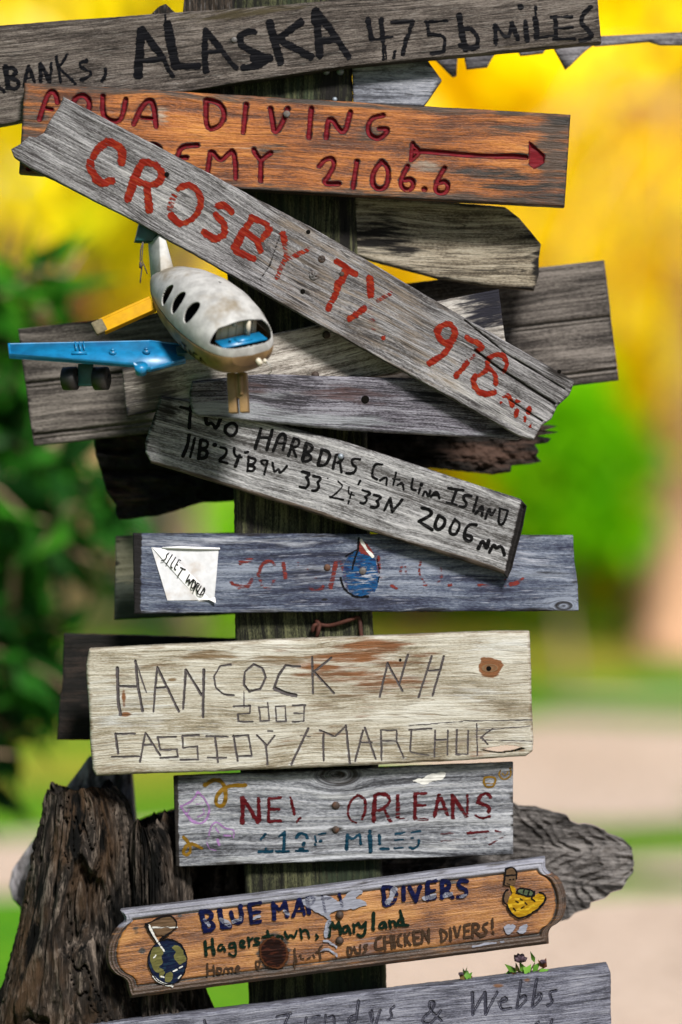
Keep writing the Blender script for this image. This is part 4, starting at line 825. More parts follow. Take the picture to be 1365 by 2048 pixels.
hl = [[(960, 1500), (985, 1494), (1010, 1490), (1030, 1491), (1052, 1497), (1030, 1504), (1000, 1508), (980, 1505)]]
ha = [(t_, h_ * 0.82, w_, p_) for t_, h_, w_, p_ in ha]
def hanc_mask(M, X, Y, u, v, a, b, d):
    e = np.hypot((X - 980) / 22, (Y - 1336) / 20); th_ = np.arctan2(Y - 1336, X - 980)
    M[..., 0] = np.maximum(M[..., 0], 0.9 * sst(1.25, 0.85, e * (1 + 0.10 * np.sin(th_ * 4 + 0.6) + 0.5 * (fbm(X / 14, Y / 14, 5, 3) - 0.5))))
    s, _ = sdf_of(ha, X, Y, 8); M[..., 2] = np.maximum(M[..., 2], 0.30 * sst(8, 3, s))
    M[..., 0] = np.maximum(M[..., 0], 0.45 * sst(9, 3, np.hypot(np.maximum(0, np.abs(X - 1006) - 40), (Y - 1499))))
bd = board('wooden_sign', M_ha, -0.048, 0.046, [(178, 1298), (600, 1278), (1000, 1263), (1060, 1263)], [(192, 1552), (620, 1536), (900, 1523), (1052, 1513), (1066, 1503)], left=[(178, 1298), (172, 1330), (176, 1400), (181, 1500), (185, 1540), (192, 1552)], right=[(1060, 1263), (1063, 1330), (1065, 1420), (1068, 1480), (1066, 1503)],
           r=9, wob=1.0, angle=-1.8, seed=10, carve=ha, carve_d=0.0022, holes=hl, maskfn=hanc_mask, step=1.05, knots=[(980, 1336, 9)],
           stains=[(735, 1340, 170, 62, 0.46), (640, 1470, 120, 30, 0.34), (560, 1300, 90, 16, 0.36), (960, 1495, 90, 24, 0.38), (500, 1320, 120, 20, 0.30), (745, 1295, 80, 22, 0.8), (690, 1315, 110, 18, 0.75), (640, 1335, 60, 18, 0.7), (850, 1310, 40, 9, 0.45), (770, 1365, 110, 20, 0.62), (690, 1352, 80, 22, 0.6), (780, 1330, 60, 14, 0.6), (740, 1390, 110, 14, 0.45), (248, 1395, 5, 22, 0.75), (252, 1428, 12, 6, 0.8), (730, 1435, 26, 40, 0.35), (950, 1506, 30, 12, 0.55), (610, 1350, 40, 16, 0.5), (310, 1325, 60, 10, 0.25)],
           dirt_shade=[(430, 1310, 110, 14, 0.6), (560, 1318, 90, 14, 0.6), (260, 1350, 60, 8, 0.44), (230, 1325, 60, 8, 0.40), (640, 1420, 70, 26, 0.40), (700, 1390, 90, 20, 0.44), (880, 1380, 60, 12, 0.40), (960, 1420, 90, 10, 0.40), (450, 1500, 60, 16, 0.40), (820, 1525, 160, 8, 0.40), (560, 1490, 60, 8, 0.40), (1040, 1500, 30, 20, 0.40), (350, 1330, 120, 12, 0.35), (560, 1340, 50, 30, 0.32), (780, 1395, 160, 14, 0.40), (860, 1420, 100, 14, 0.40), (300, 1535, 260, 10, 0.32), (700, 1470, 220, 22, 0.35), (1000, 1405, 60, 12, 0.32), (345, 1359, 10, 4, 0.8), (580, 1415, 30, 20, 0.36)],
           pales=[(260, 1420, 110, 80, 0.45), (1010, 1290, 90, 26, 0.5), (520, 1400, 80, 24, 0.45), (420, 1470, 160, 16, 0.4), (660, 1330, 60, 14, 0.5), (820, 1350, 50, 12, 0.45), (960, 1390, 90, 20, 0.45), (850, 1480, 130, 14, 0.4)],
           label='thick whitewashed sign with carved letters HANCOCK NH and rusty stains', cat='sign', group=GS)
lettering(bd, P_gr, ha, jit=0.5, step=0.8, margin=1.5)
nail(bd, 978, 1337, 5, M_hole, 'nail_hole', dome=0.1); nail(bd, 801, 1320, 3, M_hole, 'nail_hole', dome=0.1)

# ---- NEW ORLEANS
M_no = wood('striped grey sign wood', gs=0.7, dark=(0.070, 0.074, 0.090), mid=(0.235, 0.248, 0.285), light=(0.54, 0.56, 0.61), stain=(0.16, 0.12, 0.09), dirt=(0.020, 0.016, 0.014), pale=(0.66, 0.68, 0.71), crack=0.5, ring=0.85, fleck=0.3, blot=0.35, contrast=0.8)
P_mar = paint('maroon paint', (0.17, 0.012, 0.018), 0.13, 0.6, ragged=2.8, sharp=0.06)
P_teal = paint('dark teal paint', (0.008, 0.075, 0.14), 0.02, 0.6, ragged=1.8)
P_pur = paint('lilac paint', (0.65, 0.36, 0.80), 0.12, 0.6, ragged=1.2)
P_gld = paint('gold paint', (0.42, 0.23, 0.02), 0.04, 0.5, ragged=0.8)
def no_mask(M, X, Y, u, v, a, b, d):
    M[..., 1] = np.maximum(M[..., 1], sst(361, 355, X - (Y - 1640) * 0.02) * 0.95)
bd = board('wooden_sign', M_no, -0.022, 0.022, [(347, 1553), (600, 1542), (1027, 1525)], [(352, 1734), (700, 1722), (1027, 1709)], r=3.5, wob=0.7, angle=-1.8, seed=12, knots=[(676, 1550, 24)], maskfn=no_mask,
           dirt_shade=[(672, 1611, 20, 10, 0.6), (672, 1659, 18, 9, 0.6), (676, 1547, 22, 14, 0.6), (370, 1560, 60, 6, 0.4)], pales=[(720, 1590, 120, 20, 0.4), (900, 1690, 150, 14, 0.5), (500, 1715, 160, 10, 0.5)],
           relief=lambda X, Y, u, v, a, b: (fbm(u / 240, v / 5.5, 91, 2) - 0.5) * 0.003,
           label='striped grey sign painted NEW ORLEANS in maroon with lilac and gold doodles', cat='sign', group=GS)
lettering(bd, P_mar, T(340, 1520, 3.592, '30 525,272 522,448;28 530,278 632,442;26 638,275 640,435;20 712,278 712,438;18 715,275 800,270;18 720,355 785,355;20 712,440 798,436;16 868,272 895,388;14/.2 912,445 938,412')
          + T(660, 1510, 3.592, '14/.15 200,290 145,330 125,410 150,470 192,488;14/.25 215,290 258,320 255,420 230,458;28 325,292 315,470;18/.1 325,290 370,272 430,300 430,350 350,400;20/.35 395,395 438,478;26/.4 490,290 490,448;14/.65 490,457 570,465;24/.1 615,290 610,458;16/.15 610,277 690,277;16/.15 615,365 688,360;15/.35 610,465 700,460;24/.2 752,438 785,288;22/.35 790,288 848,428;16/.3 770,397 828,390;24/.1 880,288 885,452;22/.3 882,288 978,438;17/.35 990,292 988,438;22/.1 1155,300 1130,272 1082,287 1062,338;22/.15 1062,340 1150,370 1142,413;16/.1 1045,432 1090,458 1152,440;9/.6 800,572 900,560;18/.35 990,562 1138,550;10/.7 800,615 1000,608 1130,602;14/.4 1190,545 1230,553;8/.6 1145,643 1258,580', smooth=2), label='maroon lettering')
lettering(bd, P_teal, T(340, 1520, 3.592, '16 690,530 656,570;12 690,635 690,648;18 640,658 738,655;20 825,520 820,648;14 823,522 787,553;14 768,658 858,657;18 908,555 930,528 975,528 988,558;22 966,600 961,610;18 908,655 992,652;10 930,640 960,638;14/.4 1072,530 1118,525;12/.2 1045,545 1050,588;16/.2 1040,605 1043,608;16/.3 1078,586 1088,582')
          + T(660, 1510, 3.592, '24 125,572 120,678;16/.1 125,577 165,610 213,567;16/.1 215,567 225,638;24 288,550 289,551;30 288,585 294,690;20 355,578 358,636;16/.1 362,672 425,674;14/.45 470,570 540,555;12/.35 467,610 530,605;14/.4 467,670 525,665;10/.5 582,560 650,545;14/.3 588,595 596,597;14/.2 640,612 640,655 600,674 572,665', smooth=2), label='dark teal lettering')
lettering(bd, P_pur, T(340, 1520, 3.592, '11/.05 82,330 150,300 185,262 200,230;11/.05 204,228 260,290 292,355 262,438 205,466 142,430 82,332;6/.35 90,345 150,420 205,455;7/.4 190,315 240,310;7/.4 140,350 130,385;8/.25 240,350 250,390 202,410;8/.15 280,540 300,460 335,440 390,490 463,500 460,558;9/.1 330,490 355,523;10/.3 388,542 440,546;5/.45 270,560 268,600 285,640;16/.2 345,575 355,608;6/.5 285,640 330,650'), name='mask_doodle', step=0.8)
lettering(bd, P_gld, T(340, 1520, 3.592, '26 252,180 300,145 350,142 385,170 405,230 400,310 360,338 326,310 340,250 400,195 460,182 542,180;20 100,552 125,577 150,620 145,668 116,688 92,660 130,602 180,607 230,632')
          + T(660, 1510, 3.592, '13/.1 1112,165 1106,210 1140,238 1184,220 1193,167 1150,157 1112,165;6/.3 1122,205 1140,198 1155,206 1180,204;11/.45 1225,110 1215,140 1240,175 1280,172 1302,140 1298,95;7/.5 1240,130 1262,150 1280,120'), name='gold_doodle')
lettering(bd, P_wht, T(660, 1510, 3.592, 'P 595,185 680,160 740,125 780,128 822,115 836,150 770,185 720,195 700,215 640,200;6/.5 650,225 690,220'), name='white_splash', jit=2.0)
nail(bd, 672, 1611, 8, M_nail); nail(bd, 672, 1659, 7, M_nail)

# ---- BLUE MARBLE
M_bm = wood('honey varnished plaque', (0.16, 0.050, 0.010), (0.40, 0.155, 0.032), (0.62, 0.30, 0.085), stain=(0.085, 0.045, 0.026), dirt=(0.022, 0.014, 0.010), pale=(0.34, 0.35, 0.43), crack=0.3, ring=0.35, fleck=0.08, blot=1.3, contrast=0.5, rough=0.5, spec=0.4)
P_nav = paint('navy paint', (0.008, 0.012, 0.075), 0.16, 0.45, ragged=1.4, col2=(0.010, 0.018, 0.11))
P_lil = paint('pale underpaint', (0.62, 0.65, 0.80), 0.12, 0.55, ragged=1.5)
P_dgr = paint('dark green paint', (0.006, 0.030, 0.018), 0.0, 0.5, ragged=0.8)
P_brn = paint('faded brown pen', (0.11, 0.065, 0.04), 0.10, 0.7, ragged=0.8, sharp=0.08)
P_olv = paint('olive paint', (0.28, 0.27, 0.09), 0.12, 0.6, ragged=1.4)
P_glo = paint('globe navy', (0.012, 0.022, 0.075), 0.05, 0.5, ragged=0.8, col2=(0.02, 0.05, 0.10))
P_yel = paint('yellow paint', (0.80, 0.44, 0.015), 0.02, 0.5, ragged=0.8, col2=(1.0, 0.66, 0.04))
P_tnk = paint('tank green', (0.18, 0.25, 0.14), 0.05, 0.5, ragged=0.6)
P_flag = paint('flag brown', (0.26, 0.16, 0.09), 0.05, 0.6, ragged=0.8)
def bm_prof(d):
    k = 0.75
    return 0.008 * sst(5 / k, 2 / k, d) + 0.003 * np.exp(-((d - 9) / 1.6) ** 2) + 0.0045 * np.exp(-((d - 19) / 2.6) ** 2) + 0.0022 * sst(17, 22, d)
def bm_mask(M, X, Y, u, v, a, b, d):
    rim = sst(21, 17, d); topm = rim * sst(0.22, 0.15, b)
    M[..., 2] = np.maximum(M[..., 2], topm * 0.95 + rim * sst(0.08, 0.03, a) * sst(1.0, 0.6, b) * 0.6); M[..., 0] = np.maximum(M[..., 0], rim * 0.75 * (1 - sst(0.22, 0.15, b)))  # worn rim, with skylight painted pale along the top
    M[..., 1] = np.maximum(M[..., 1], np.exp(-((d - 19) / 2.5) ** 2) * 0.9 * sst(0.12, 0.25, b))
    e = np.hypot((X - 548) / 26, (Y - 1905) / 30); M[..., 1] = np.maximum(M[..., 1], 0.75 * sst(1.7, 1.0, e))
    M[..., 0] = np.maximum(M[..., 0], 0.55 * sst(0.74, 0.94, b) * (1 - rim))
bd = board('wooden_sign', M_bm, -0.078, 0.032, [(240, 1822), (600, 1779), (1092, 1716)], [(260, 1998), (700, 1940), (1099, 1889)],
           left=chaikin(np.array([(240, 1822), (252, 1842), (232, 1856), (212, 1888), (210, 1925), (224, 1948), (250, 1958), (254, 1980), (260, 1998)], float)),
           right=chaikin(np.array([(1092, 1716), (1092, 1744), (1120, 1754), (1134, 1788), (1134, 1820), (1122, 1846), (1098, 1858), (1099, 1889)], float)),
           r=2.5, wob=0.5, angle=-7.1, seed=13, prof=bm_prof, maskfn=bm_mask, step=1.9,
           dirt_shade=[(850, 1800, 70, 30, 0.4), (1000, 1750, 60, 12, 0.4), (900, 1765, 30, 14, 0.6), (285, 1903, 8, 9, 0.7), (272, 1860, 8, 8, 0.6), (360, 1832, 5, 5, 0.7), (780, 1865, 60, 14, 0.4), (255, 1895, 8, 6, 0.5), (300, 1815, 8, 8, 0.4), (1115, 1830, 14, 30, 0.4)],
           pales=[(1020, 1897, 60, 5, 0.5), (735, 1896, 40, 40, 0.35), (330, 1975, 30, 8, 0.4)],
           label='honey coloured plaque with scalloped moulded ends painted BLUE MARBLE DIVERS', cat='sign', group=GS)
lettering(bd, P_lil, T(620, 1700, 2.575, 'P/.1 -40,260 0,240 60,232 110,232 132,262 160,270 200,215 270,200 275,225 225,245 285,262 296,290 150,312 100,330 112,360 80,345 60,330 10,305 -20,290;22/.2 100,370 85,410 80,440;10/.25 70,470 110,475 140,500;8/.3 60,520 110,510 140,545;26/.3 400,270 420,240 440,200;20/.4 590,250 640,235;16/.4 690,235 730,225;18/.4 780,240 800,235;P/.1 1000,392 1058,382 1052,410 1025,440 1010,425;P/.1 1072,420 1095,385 1122,378 1110,425 1090,432;10/.2 840,495 960,478;8/.2 985,470 1000,468')
          + T(200, 1770, 2.844, '24/.4 600,200 620,230;22/.4 690,195 735,225;18/.4 880,190 905,180;22/.45 760,205 800,190;16/.4 1050,150 1075,170'), name='pale_paint', jit=1.5)
lettering(bd, P_nav, T(200, 1770, 2.844, '26/.15 577,150 602,262;22/.15 577,148 633,152 638,190 602,205;22/.15 602,212 648,217 643,252 597,264;24/.15 682,142 700,238;22/.2 700,238 742,233;24/.15 747,152 760,200 788,213;22/.15 790,213 812,195 802,122;22/.1 850,112 865,215;18/.1 850,110 912,101;16/.15 860,160 908,152;20/.1 865,215 915,205;24 985,102 995,192;20 987,102 1025,150 1053,97;22/.1 1055,97 1068,178;20 1102,178 1135,82;18/.15 1137,82 1165,165;14 1112,150 1153,145;20/.1 1180,77 1190,158;14/.1 1180,72 1222,67 1218,100 1190,115', smooth=2)
          + T(620, 1700, 2.575, '12/.2 62,237 72,280 82,318;12/.2 62,250 110,245;12/.15 150,222 160,255 165,290;22/.15 378,192 386,278;18/.25 378,190 428,192 448,230;16/.45 448,232 430,275 392,285;22/.05 482,192 483,258;20/.1 517,192 546,262;20/.1 568,188 546,262;22/.1 608,167 606,253;16/.15 608,163 650,157;14/.15 612,212 645,207;18/.15 608,250 645,245;22/.1 682,162 682,243;18/.1 682,157 722,162 718,195 688,205;20/.15 692,205 738,243;18/.05 808,162 766,157 766,190 808,205 803,238 762,240'), label='navy lettering')
lettering(bd, P_dgr, T(200, 1770, 2.844, '17 600,322 606,398;17 640,307 648,390;13 605,360 645,350;12 700,337 677,342 673,368 694,372 705,342 713,372;12 765,327 736,332 736,358 763,355 768,327 778,390 760,406 737,390;11 800,342 825,332 815,312 796,325 801,353 825,350;12 845,302 850,348;10 848,317 870,302;10 905,302 881,302 886,320 914,327 904,340 876,341;12 955,262 965,318;10 927,293 985,286;11 1010,287 1010,318 1040,318 1045,287 1010,287;11 1055,267 1070,308 1085,277 1105,303 1120,262;11 1140,252 1150,303;10 1145,267 1175,247 1195,298;10 1232,282 1245,295 1230,308', smooth=True)
          + T(620, 1700, 2.575, '17 105,372 100,443;14 115,372 130,408 150,372;14 150,372 160,433;12 195,391 171,396 171,428 194,420 200,391 210,428;11 225,382 230,423;10 228,392 245,380;12 250,377 265,403 290,372;12 290,372 285,428 265,448 247,436;17 328,327 328,408;12 385,371 361,377 359,403 380,401 388,371 395,398;11 410,362 415,398;11 412,372 435,362 445,393;13 465,312 485,383;12 480,356 456,361 456,388 484,385 508,388'), label='dark green lettering', step=0.8)
lettering(bd, P_brn, T(200, 1770, 2.844, '9 612,447 615,513;9 648,457 655,508;8 615,485 650,480;9 670,472 670,503 694,499 694,471 670,472;9 710,498 709,472 730,470 735,498;9 736,472 755,466 758,493;9 775,485 800,472 786,456 771,474 781,498 800,490;7 890,432 890,463 912,463 914,432 890,432;6 900,470 910,480;7 1110,362 1108,478;7 1115,405 1122,440;6 1135,400 1150,395 1140,415 1160,420;6 1180,420 1200,410;6 1215,395 1225,410')
          + T(620, 1700, 2.575, '9 65,492 50,502 55,558;8 35,525 75,520;9 195,502 195,538 215,538 218,502 195,502;9 230,497 235,528 254,528;9 258,492 262,528;9 295,487 276,492 295,513 276,528;11 365,447 341,462 336,498 350,513 375,504;11 385,447 390,508;11 420,442 425,503;9 390,475 422,470;11 435,442 440,498;11 470,432 456,450 456,488 475,493;11 490,432 495,488;10 515,427 495,455 520,488;11 535,422 540,483;10 535,420 565,416;9 538,450 560,448;10 540,485 570,479;11 580,478 580,412;10 580,412 615,473;11 615,473 612,407;11 675,412 680,468;10 680,470 705,455 710,420 675,409;11 725,402 728,463;10 745,397 758,458 775,392;11 795,387 798,448;10 795,385 825,381;9 798,418 820,415;10 798,450 830,446;11 840,448 840,382;10 840,380 870,379 870,405 842,415;10 850,415 880,443;11 915,376 891,386 896,405 914,415 904,438 886,440;10 940,357 942,400;13 944,424 946,425'), label='faded brown lettering', step=0.8)
lettering(bd, P_glo, T(200, 1770, 2.844, 'P 385,308 440,318 485,370 498,430 480,500 440,550 395,568 340,550 295,500 275,440 285,380 330,325'), name='globe')
lettering(bd, P_olv, T(200, 1770, 2.844, 'P/.15 300,360 340,345 365,370 350,410 360,440 330,470 345,500 310,490 290,450 288,400;P/.15 430,340 470,360 490,410 488,440 450,450 430,430 420,400 440,380 410,360;P/.2 375,500 410,490 420,520 400,556 370,545;P/.3 340,470 370,490 360,530 335,520'), name='globe_land', lift=0.0008, jit=1.5)
lettering(bd, P_flag, T(200, 1770, 2.844, 'P 275,220 403,160 452,235 345,305'), name='dive_flag', lift=0.0005)
lettering(bd, P_wht, T(200, 1770, 2.844, '6/.62 300,240 380,240 440,238;10/.35 278,228 305,280 335,328;7/.6 340,335 365,375;11/.5 305,520 340,550 385,568 415,575;6/.4 420,490 440,480;6/.4 450,530 465,515;6/.4 350,520 365,525;6/.4 310,410 320,400;6/.4 455,470 470,462'), name='pale_stroke', lift=0.0011)
lettering(bd, P_ink2, T(200, 1770, 2.844, '6 270,218 403,158 453,235 342,308;7 262,228 290,280 330,335;18 265,226 268,230;5 385,306 442,316 487,370 500,430 482,502 442,553 395,570 340,553 293,502 272,440 283,378 330,322 385,306'), name='outline', lift=0.0013, step=0.8)
lettering(bd, P_yel, T(620, 1700, 2.575, 'P 1030,185 1055,190 1065,225 1120,240 1160,235 1180,220 1208,228 1214,258 1185,285 1165,310 1135,322 1105,345 1070,345 1035,320 1018,285 1025,240 1045,225'), name='chicken_body', jit=1.4)
lettering(bd, P_flag, T(620, 1700, 2.575, 'P/.2 1010,100 1040,90 1062,105 1062,150 1055,180 1025,185 1000,178 1003,140;P 1000,220 1020,205 1028,240 1010,275 995,265'), name='chicken_head', lift=0.0006)
lettering(bd, P_tnk, T(620, 1700, 2.575, 'P 1078,195 1158,215 1150,243 1068,220'), name='air_tank', lift=0.0008)
lettering(bd, P_ink2, T(620, 1700, 2.575, '6 1008,98 1040,86 1066,104 1064,150;5 1004,130 1060,128;6 1000,178 1003,140 1010,100;7 1022,205 1012,205 998,225 995,265 1015,280;7 1018,285 1035,325 1070,350 1108,350 1138,325 1168,312 1190,288 1218,258 1210,226 1182,216;6 1160,212 1140,250 1160,262;6 1064,222 1078,190 1162,212 1152,246 1066,222;4 1105,200 1098,230;4 1130,207 1124,237;5 1030,150 1034,152;5 1046,150 1050,152;4/.2 1060,260 1075,270;4/.2 1090,300 1105,290;4/.2 1050,300 1060,310;4/.2 1110,270 1120,280;4/.2 1085,250 1095,258;4 1015,172 1030,178'), name='outline', lift=0.0014, step=0.8)
nail(bd, 680, 1830, 8, M_nail, dome=0.6); nail(bd, 680, 1881, 8, M_nail, dome=0.6)
P_burn = paint('scorched wood', (0.028, 0.010, 0.008), -0.3, 0.6, ragged=2.2, col2=(0.09, 0.025, 0.014))
P_ring = paint('scorched ring', (0.16, 0.055, 0.022), 0.12, 0.6, ragged=4.0, sharp=0.1)
lettering(bd, P_ring, T(200, 1770, 2.844, 'P 990,292 1040,315 1072,360 1075,410 1050,460 1000,480 945,460 908,410 905,350 940,308'), name='scorch_ring', lift=0.0006, jit=1.5)
lettering(bd, P_burn, T(200, 1770, 2.844, 'P 990,302 1032,322 1058,362 1060,408 1036,452 998,468 950,450 920,405 920,352 948,316'), name='scorch_mark', lift=0.0011)

# ---- WEBBS
M_we = wood('blue silver sign wood', gs=1.3, dark=(0.095, 0.100, 0.140), mid=(0.235, 0.245, 0.320), light=(0.42, 0.435, 0.52), stain=(0.26, 0.13, 0.07), dirt=(0.05, 0.05, 0.075), pale=(0.54, 0.56, 0.63), crack=0.6, ring=0.35, fleck=0.5, blot=0.5, contrast=0.75)
P_gr2 = paint('grime in carved script', (0.10, 0.104, 0.15), 0.10, 0.9, ragged=1.6, sharp=0.1)
we = (T(720, 1880, 2.4818, '15 560,262 562,368;12 572,345 622,258;15 622,260 626,368;12 628,365 682,258;11 690,312 735,300 722,280 692,308 702,348 750,338;13 800,205 780,338;11 785,302 820,268 828,300 787,338;13 878,197 856,333;11 860,300 898,258 903,290 862,330;12 975,250 942,257 947,285 960,305 932,328;11 405,400 345,345 345,302 375,308 362,345 308,390 320,415 360,412 402,350;10 170,330 146,347 164,380 140,398;11 60,350 65,398;11 102,347 80,415;12 955,395 945,430;10 870,420 890,405;12 480,440 470,480;11 600,440 620,470')
      + T(220, 1880, 2.4818, '12 1235,302 1222,400;11 1225,370 1190,382 1180,415 1220,405;11 830,382 900,365;11 890,370 868,420;10 975,385 970,430;10 1010,382 1040,375;11 1072,372 1065,420;11 1085,385 1112,372 1116,420;11 1290,360 1302,408;11 1342,347 1322,417;12 470,400 480,440'))
bd = board('wooden_sign', M_we, -0.06, 0.035, [(175, 2052), (600, 2002), (1000, 1955), (1216, 1930)], [(190, 2300), (1226, 2185)], right=[(1216, 1930), (1222, 1945), (1226, 2185)], r=7, wob=1.2, seed=14, carve=we, carve_d=0.0025,
           stains=[(998, 1972, 14, 6, 0.8), (1055, 1962, 9, 6, 0.75)], dirt_shade=[(1215, 2010, 14, 80, 0.4)], label='blue silver bottom sign with carved script ending in Webbs', cat='sign', group=GS)
lettering(bd, P_gr2, we, jit=0.5, margin=1.6)
# ================================================================ driftwood stump
def stump_mat(name, c1, c2, c3, warm):
    b = NB(name); co = b.coord()
    n = b.noise(b.map(co, (1, 1, 0.16)), 62, 6, 0.65, 0.8); n2 = b.noise(b.map(co, (1, 1, 0.35)), 14, 5, 0.6, 0.5); n3 = b.noise(b.map(co, (1, 1, 0.10)), 210, 3, 0.6)
    f = b.ma('ADD', b.ma('MULTIPLY', n, 0.7), b.ma('MULTIPLY', n3, 0.3))
    c = b.ramp(b.mr(f, 0.34, 0.66, smooth=False), [(0, c1), (0.5, c2), (1, c3)])
    c = b.mix(b.ma('MULTIPLY', b.mr(n2, 0.46, 0.66), 0.55), c, warm)
    c = b.mix(b.mr(b.noise(b.map(co, (1, 1, 0.3)), 22, 5, 0.65), 0.50, 0.60), c, mulc(c1, 0.5))
    return b.fin(b.bsdf(c, 0.9, b.bump(f, 1.0, 0.012), 0.1))
M_st = stump_mat('dark driftwood', (0.0012, 0.0011, 0.001), (0.013, 0.0105, 0.0088), (0.115, 0.094, 0.078), (0.045, 0.025, 0.012))
M_st2 = stump_mat('grey driftwood', (0.05, 0.047, 0.05), (0.15, 0.14, 0.155), (0.30, 0.28, 0.31), (0.10, 0.085, 0.08))
def lump(name, mat, rows, y0, dep, root, org, seed, nz=420, na=260, topj=18, tw=0.6):
    """Gnarled trunk from rows (height px, left px, right px); y0 centre depth, dep half depth (m)."""
    rows = np.array(rows, float); ys = np.linspace(0, 1, nz) ** 1.25; Y = rows[0, 0] + (rows[-1, 0] - rows[0, 0]) * ys
    Lf = np.interp(Y, rows[:, 0], rows[:, 1]); Rt = np.interp(Y, rows[:, 0], rows[:, 2])
    q = np.linspace(0, 2 * math.pi, na, endpoint=False); QQ, YY = np.meshgrid(q, Y); s = K * (D + y0) / D
    cx = (Lf + Rt) / 2; hw = (Rt - Lf) / 2
    qa = np.abs(((QQ / (2 * math.pi) * 2) % 2) - 1)                     # seamless angle coordinate
    rid = fbm(np.cos(QQ) * 2.6 + YY / 500 * tw + 9, np.sin(QQ) * 2.6 + YY / 170, seed, 6) - 0.5
    r2 = np.abs(fbm(np.cos(QQ) * 6 + YY / 400 * tw, np.sin(QQ) * 6 + YY / 420, seed + 4, 3) - 0.5)
    k = 1 + 0.62 * rid - 0.45 * np.exp(-(r2 / 0.035) ** 2) * 0.3
    wq = QQ + (fbm(np.cos(QQ) * 2 + 3, np.sin(QQ) * 2 + YY / 300, seed + 21, 3) - 0.5) * 1.6 + YY / 1500
    cr = np.abs(fbm(np.cos(wq) * 4.5 + 2, np.sin(wq) * 4.5 + YY / 900, seed + 23, 2) - 0.5)
    k = k - 0.20 * np.exp(-(cr / 0.018) ** 2) + 0.10 * (fbm(np.cos(wq) * 14, np.sin(wq) * 14 + YY / 120, seed + 25, 4) - 0.5) * 2
    hol = sst(0.60, 0.72, fbm(np.cos(QQ) * 1.6 + 4, np.sin(QQ) * 1.6 + YY / 190, seed + 27, 3)); k = k - 0.22 * hol
    ct = np.clip((YY - rows[0, 0]) / 40, 0, 1) ** 0.5; kk = 1 + (k - 1) * (0.4 + 0.6 * ct)
    X = cx[:, None] + np.cos(QQ) * hw[:, None] * (1 + (kk - 1) * 0.45); Z = YY + 0.0
    Z = Z + (1 - np.clip((YY - rows[0, 0]) / 120, 0, 1)) * (((fbm(np.cos(QQ) * 1.0 + 5, np.sin(QQ) * 1.0, seed + 8, 2) - 0.42) * topj * 3 + (fbm(np.cos(QQ) * 5 + 5, np.sin(QQ) * 5, seed + 9, 3) - 0.5) * topj * 1.2))
    dd = dep * np.interp(Y, [rows[0, 0], rows[0, 0] + 150, 3024], [0.75, 1.0, 1.5])[:, None]
    yd = y0 - np.sin(QQ) * dd * kk
    V = np.stack([(X - 682.5) * s, yd, np.maximum(ZC + (1024 - Z) * s, -0.03)], -1).reshape(-1, 3)
    idx = np.arange(nz * na).reshape(nz, na); nx = np.roll(idx, -1, 1)
    F = np.stack([idx[:-1], idx[1:], nx[1:], nx[:-1]], -1).reshape(-1, 4)
    # sunken broken top
    top = V[:na]; c = top.mean(0); rings = [top]; VV = [V]; FF = [F]; base = len(V); prev = idx[0]
    rng = np.random.default_rng(seed)
    for j, t in enumerate((0.7, 0.4, 0.12)):
        p = c + (top - c) * t; p[:, 2] -= 0.012 * (j + 1) + rng.random(na) * 0.014; cur = base + np.arange(na); base += na
        VV.append(p); FF.append(np.stack([cur, prev, np.roll(prev, -1), np.roll(cur, -1)], -1)); prev = cur
    V = np.vstack(VV); F = [tuple(f) for f in np.vstack(FF)] + [tuple(prev[::-1])]
    return mesh(name, V - np.array(org), F, mat, root)
so_ = W(190, 3024, 0.03); so_[2] = 0.0
stump = empty('driftwood_stump', so_, label='dark gnarled driftwood stump leaning against the post at the lower left', cat='stump')
lump('trunk', M_st, [(1572, 92, 225), (1600, 80, 252), (1660, 74, 266), (1720, 64, 270), (1800, 50, 274), (1900, 24, 300), (2000, -6, 335), (2080, -25, 350), (3024, -190, 460)], 0.05, 0.085, stump, so_, 5)
lump('stub', M_st, [(1640, 268, 330), (1665, 262, 358), (1700, 260, 378), (1760, 262, 387), (1830, 262, 389), (1900, 262, 398), (1975, 258, 414), (2048, 255, 436), (3024, 220, 560)], 0.03, 0.062, stump, so_, 17, na=200)
sb = board('slab', M_st2, 0.16, 0.05, [(176, 1516), (215, 1530), (262, 1548)], [(60, 2500), (300, 2500)], left=[(176, 1516), (150, 1552), (128, 1580), (90, 1650), (60, 1690), (24, 1742), (18, 1772), (26, 1800), (40, 1815), (48, 1900), (20, 1930), (0, 1990), (-10, 2100), (60, 2500)], right=[(262, 1548), (268, 1620), (290, 1800), (300, 2500)],
           r=6, wob=1.5, angle=108, seed=21, step=3, relief=lambda X, Y, u, v, a, b: (fbm(u / 60, v / 9, 61, 4) - 0.5) * 0.022)
sb.o.parent = stump; sb.o.location = sb.org - so_
ro = board('root', M_st, 0.115, 0.05, [(262, 1650), (300, 1636), (350, 1624), (430, 1612), (520, 1618)], [(300, 1880), (520, 1850)], r=8, wob=2.5, seed=22, step=3, relief=lambda X, Y, u, v, a, b: (fbm(u / 30, v / 12, 63, 4) - 0.5) * 0.03)
ro.o.parent = stump; ro.o.location = ro.org - so_

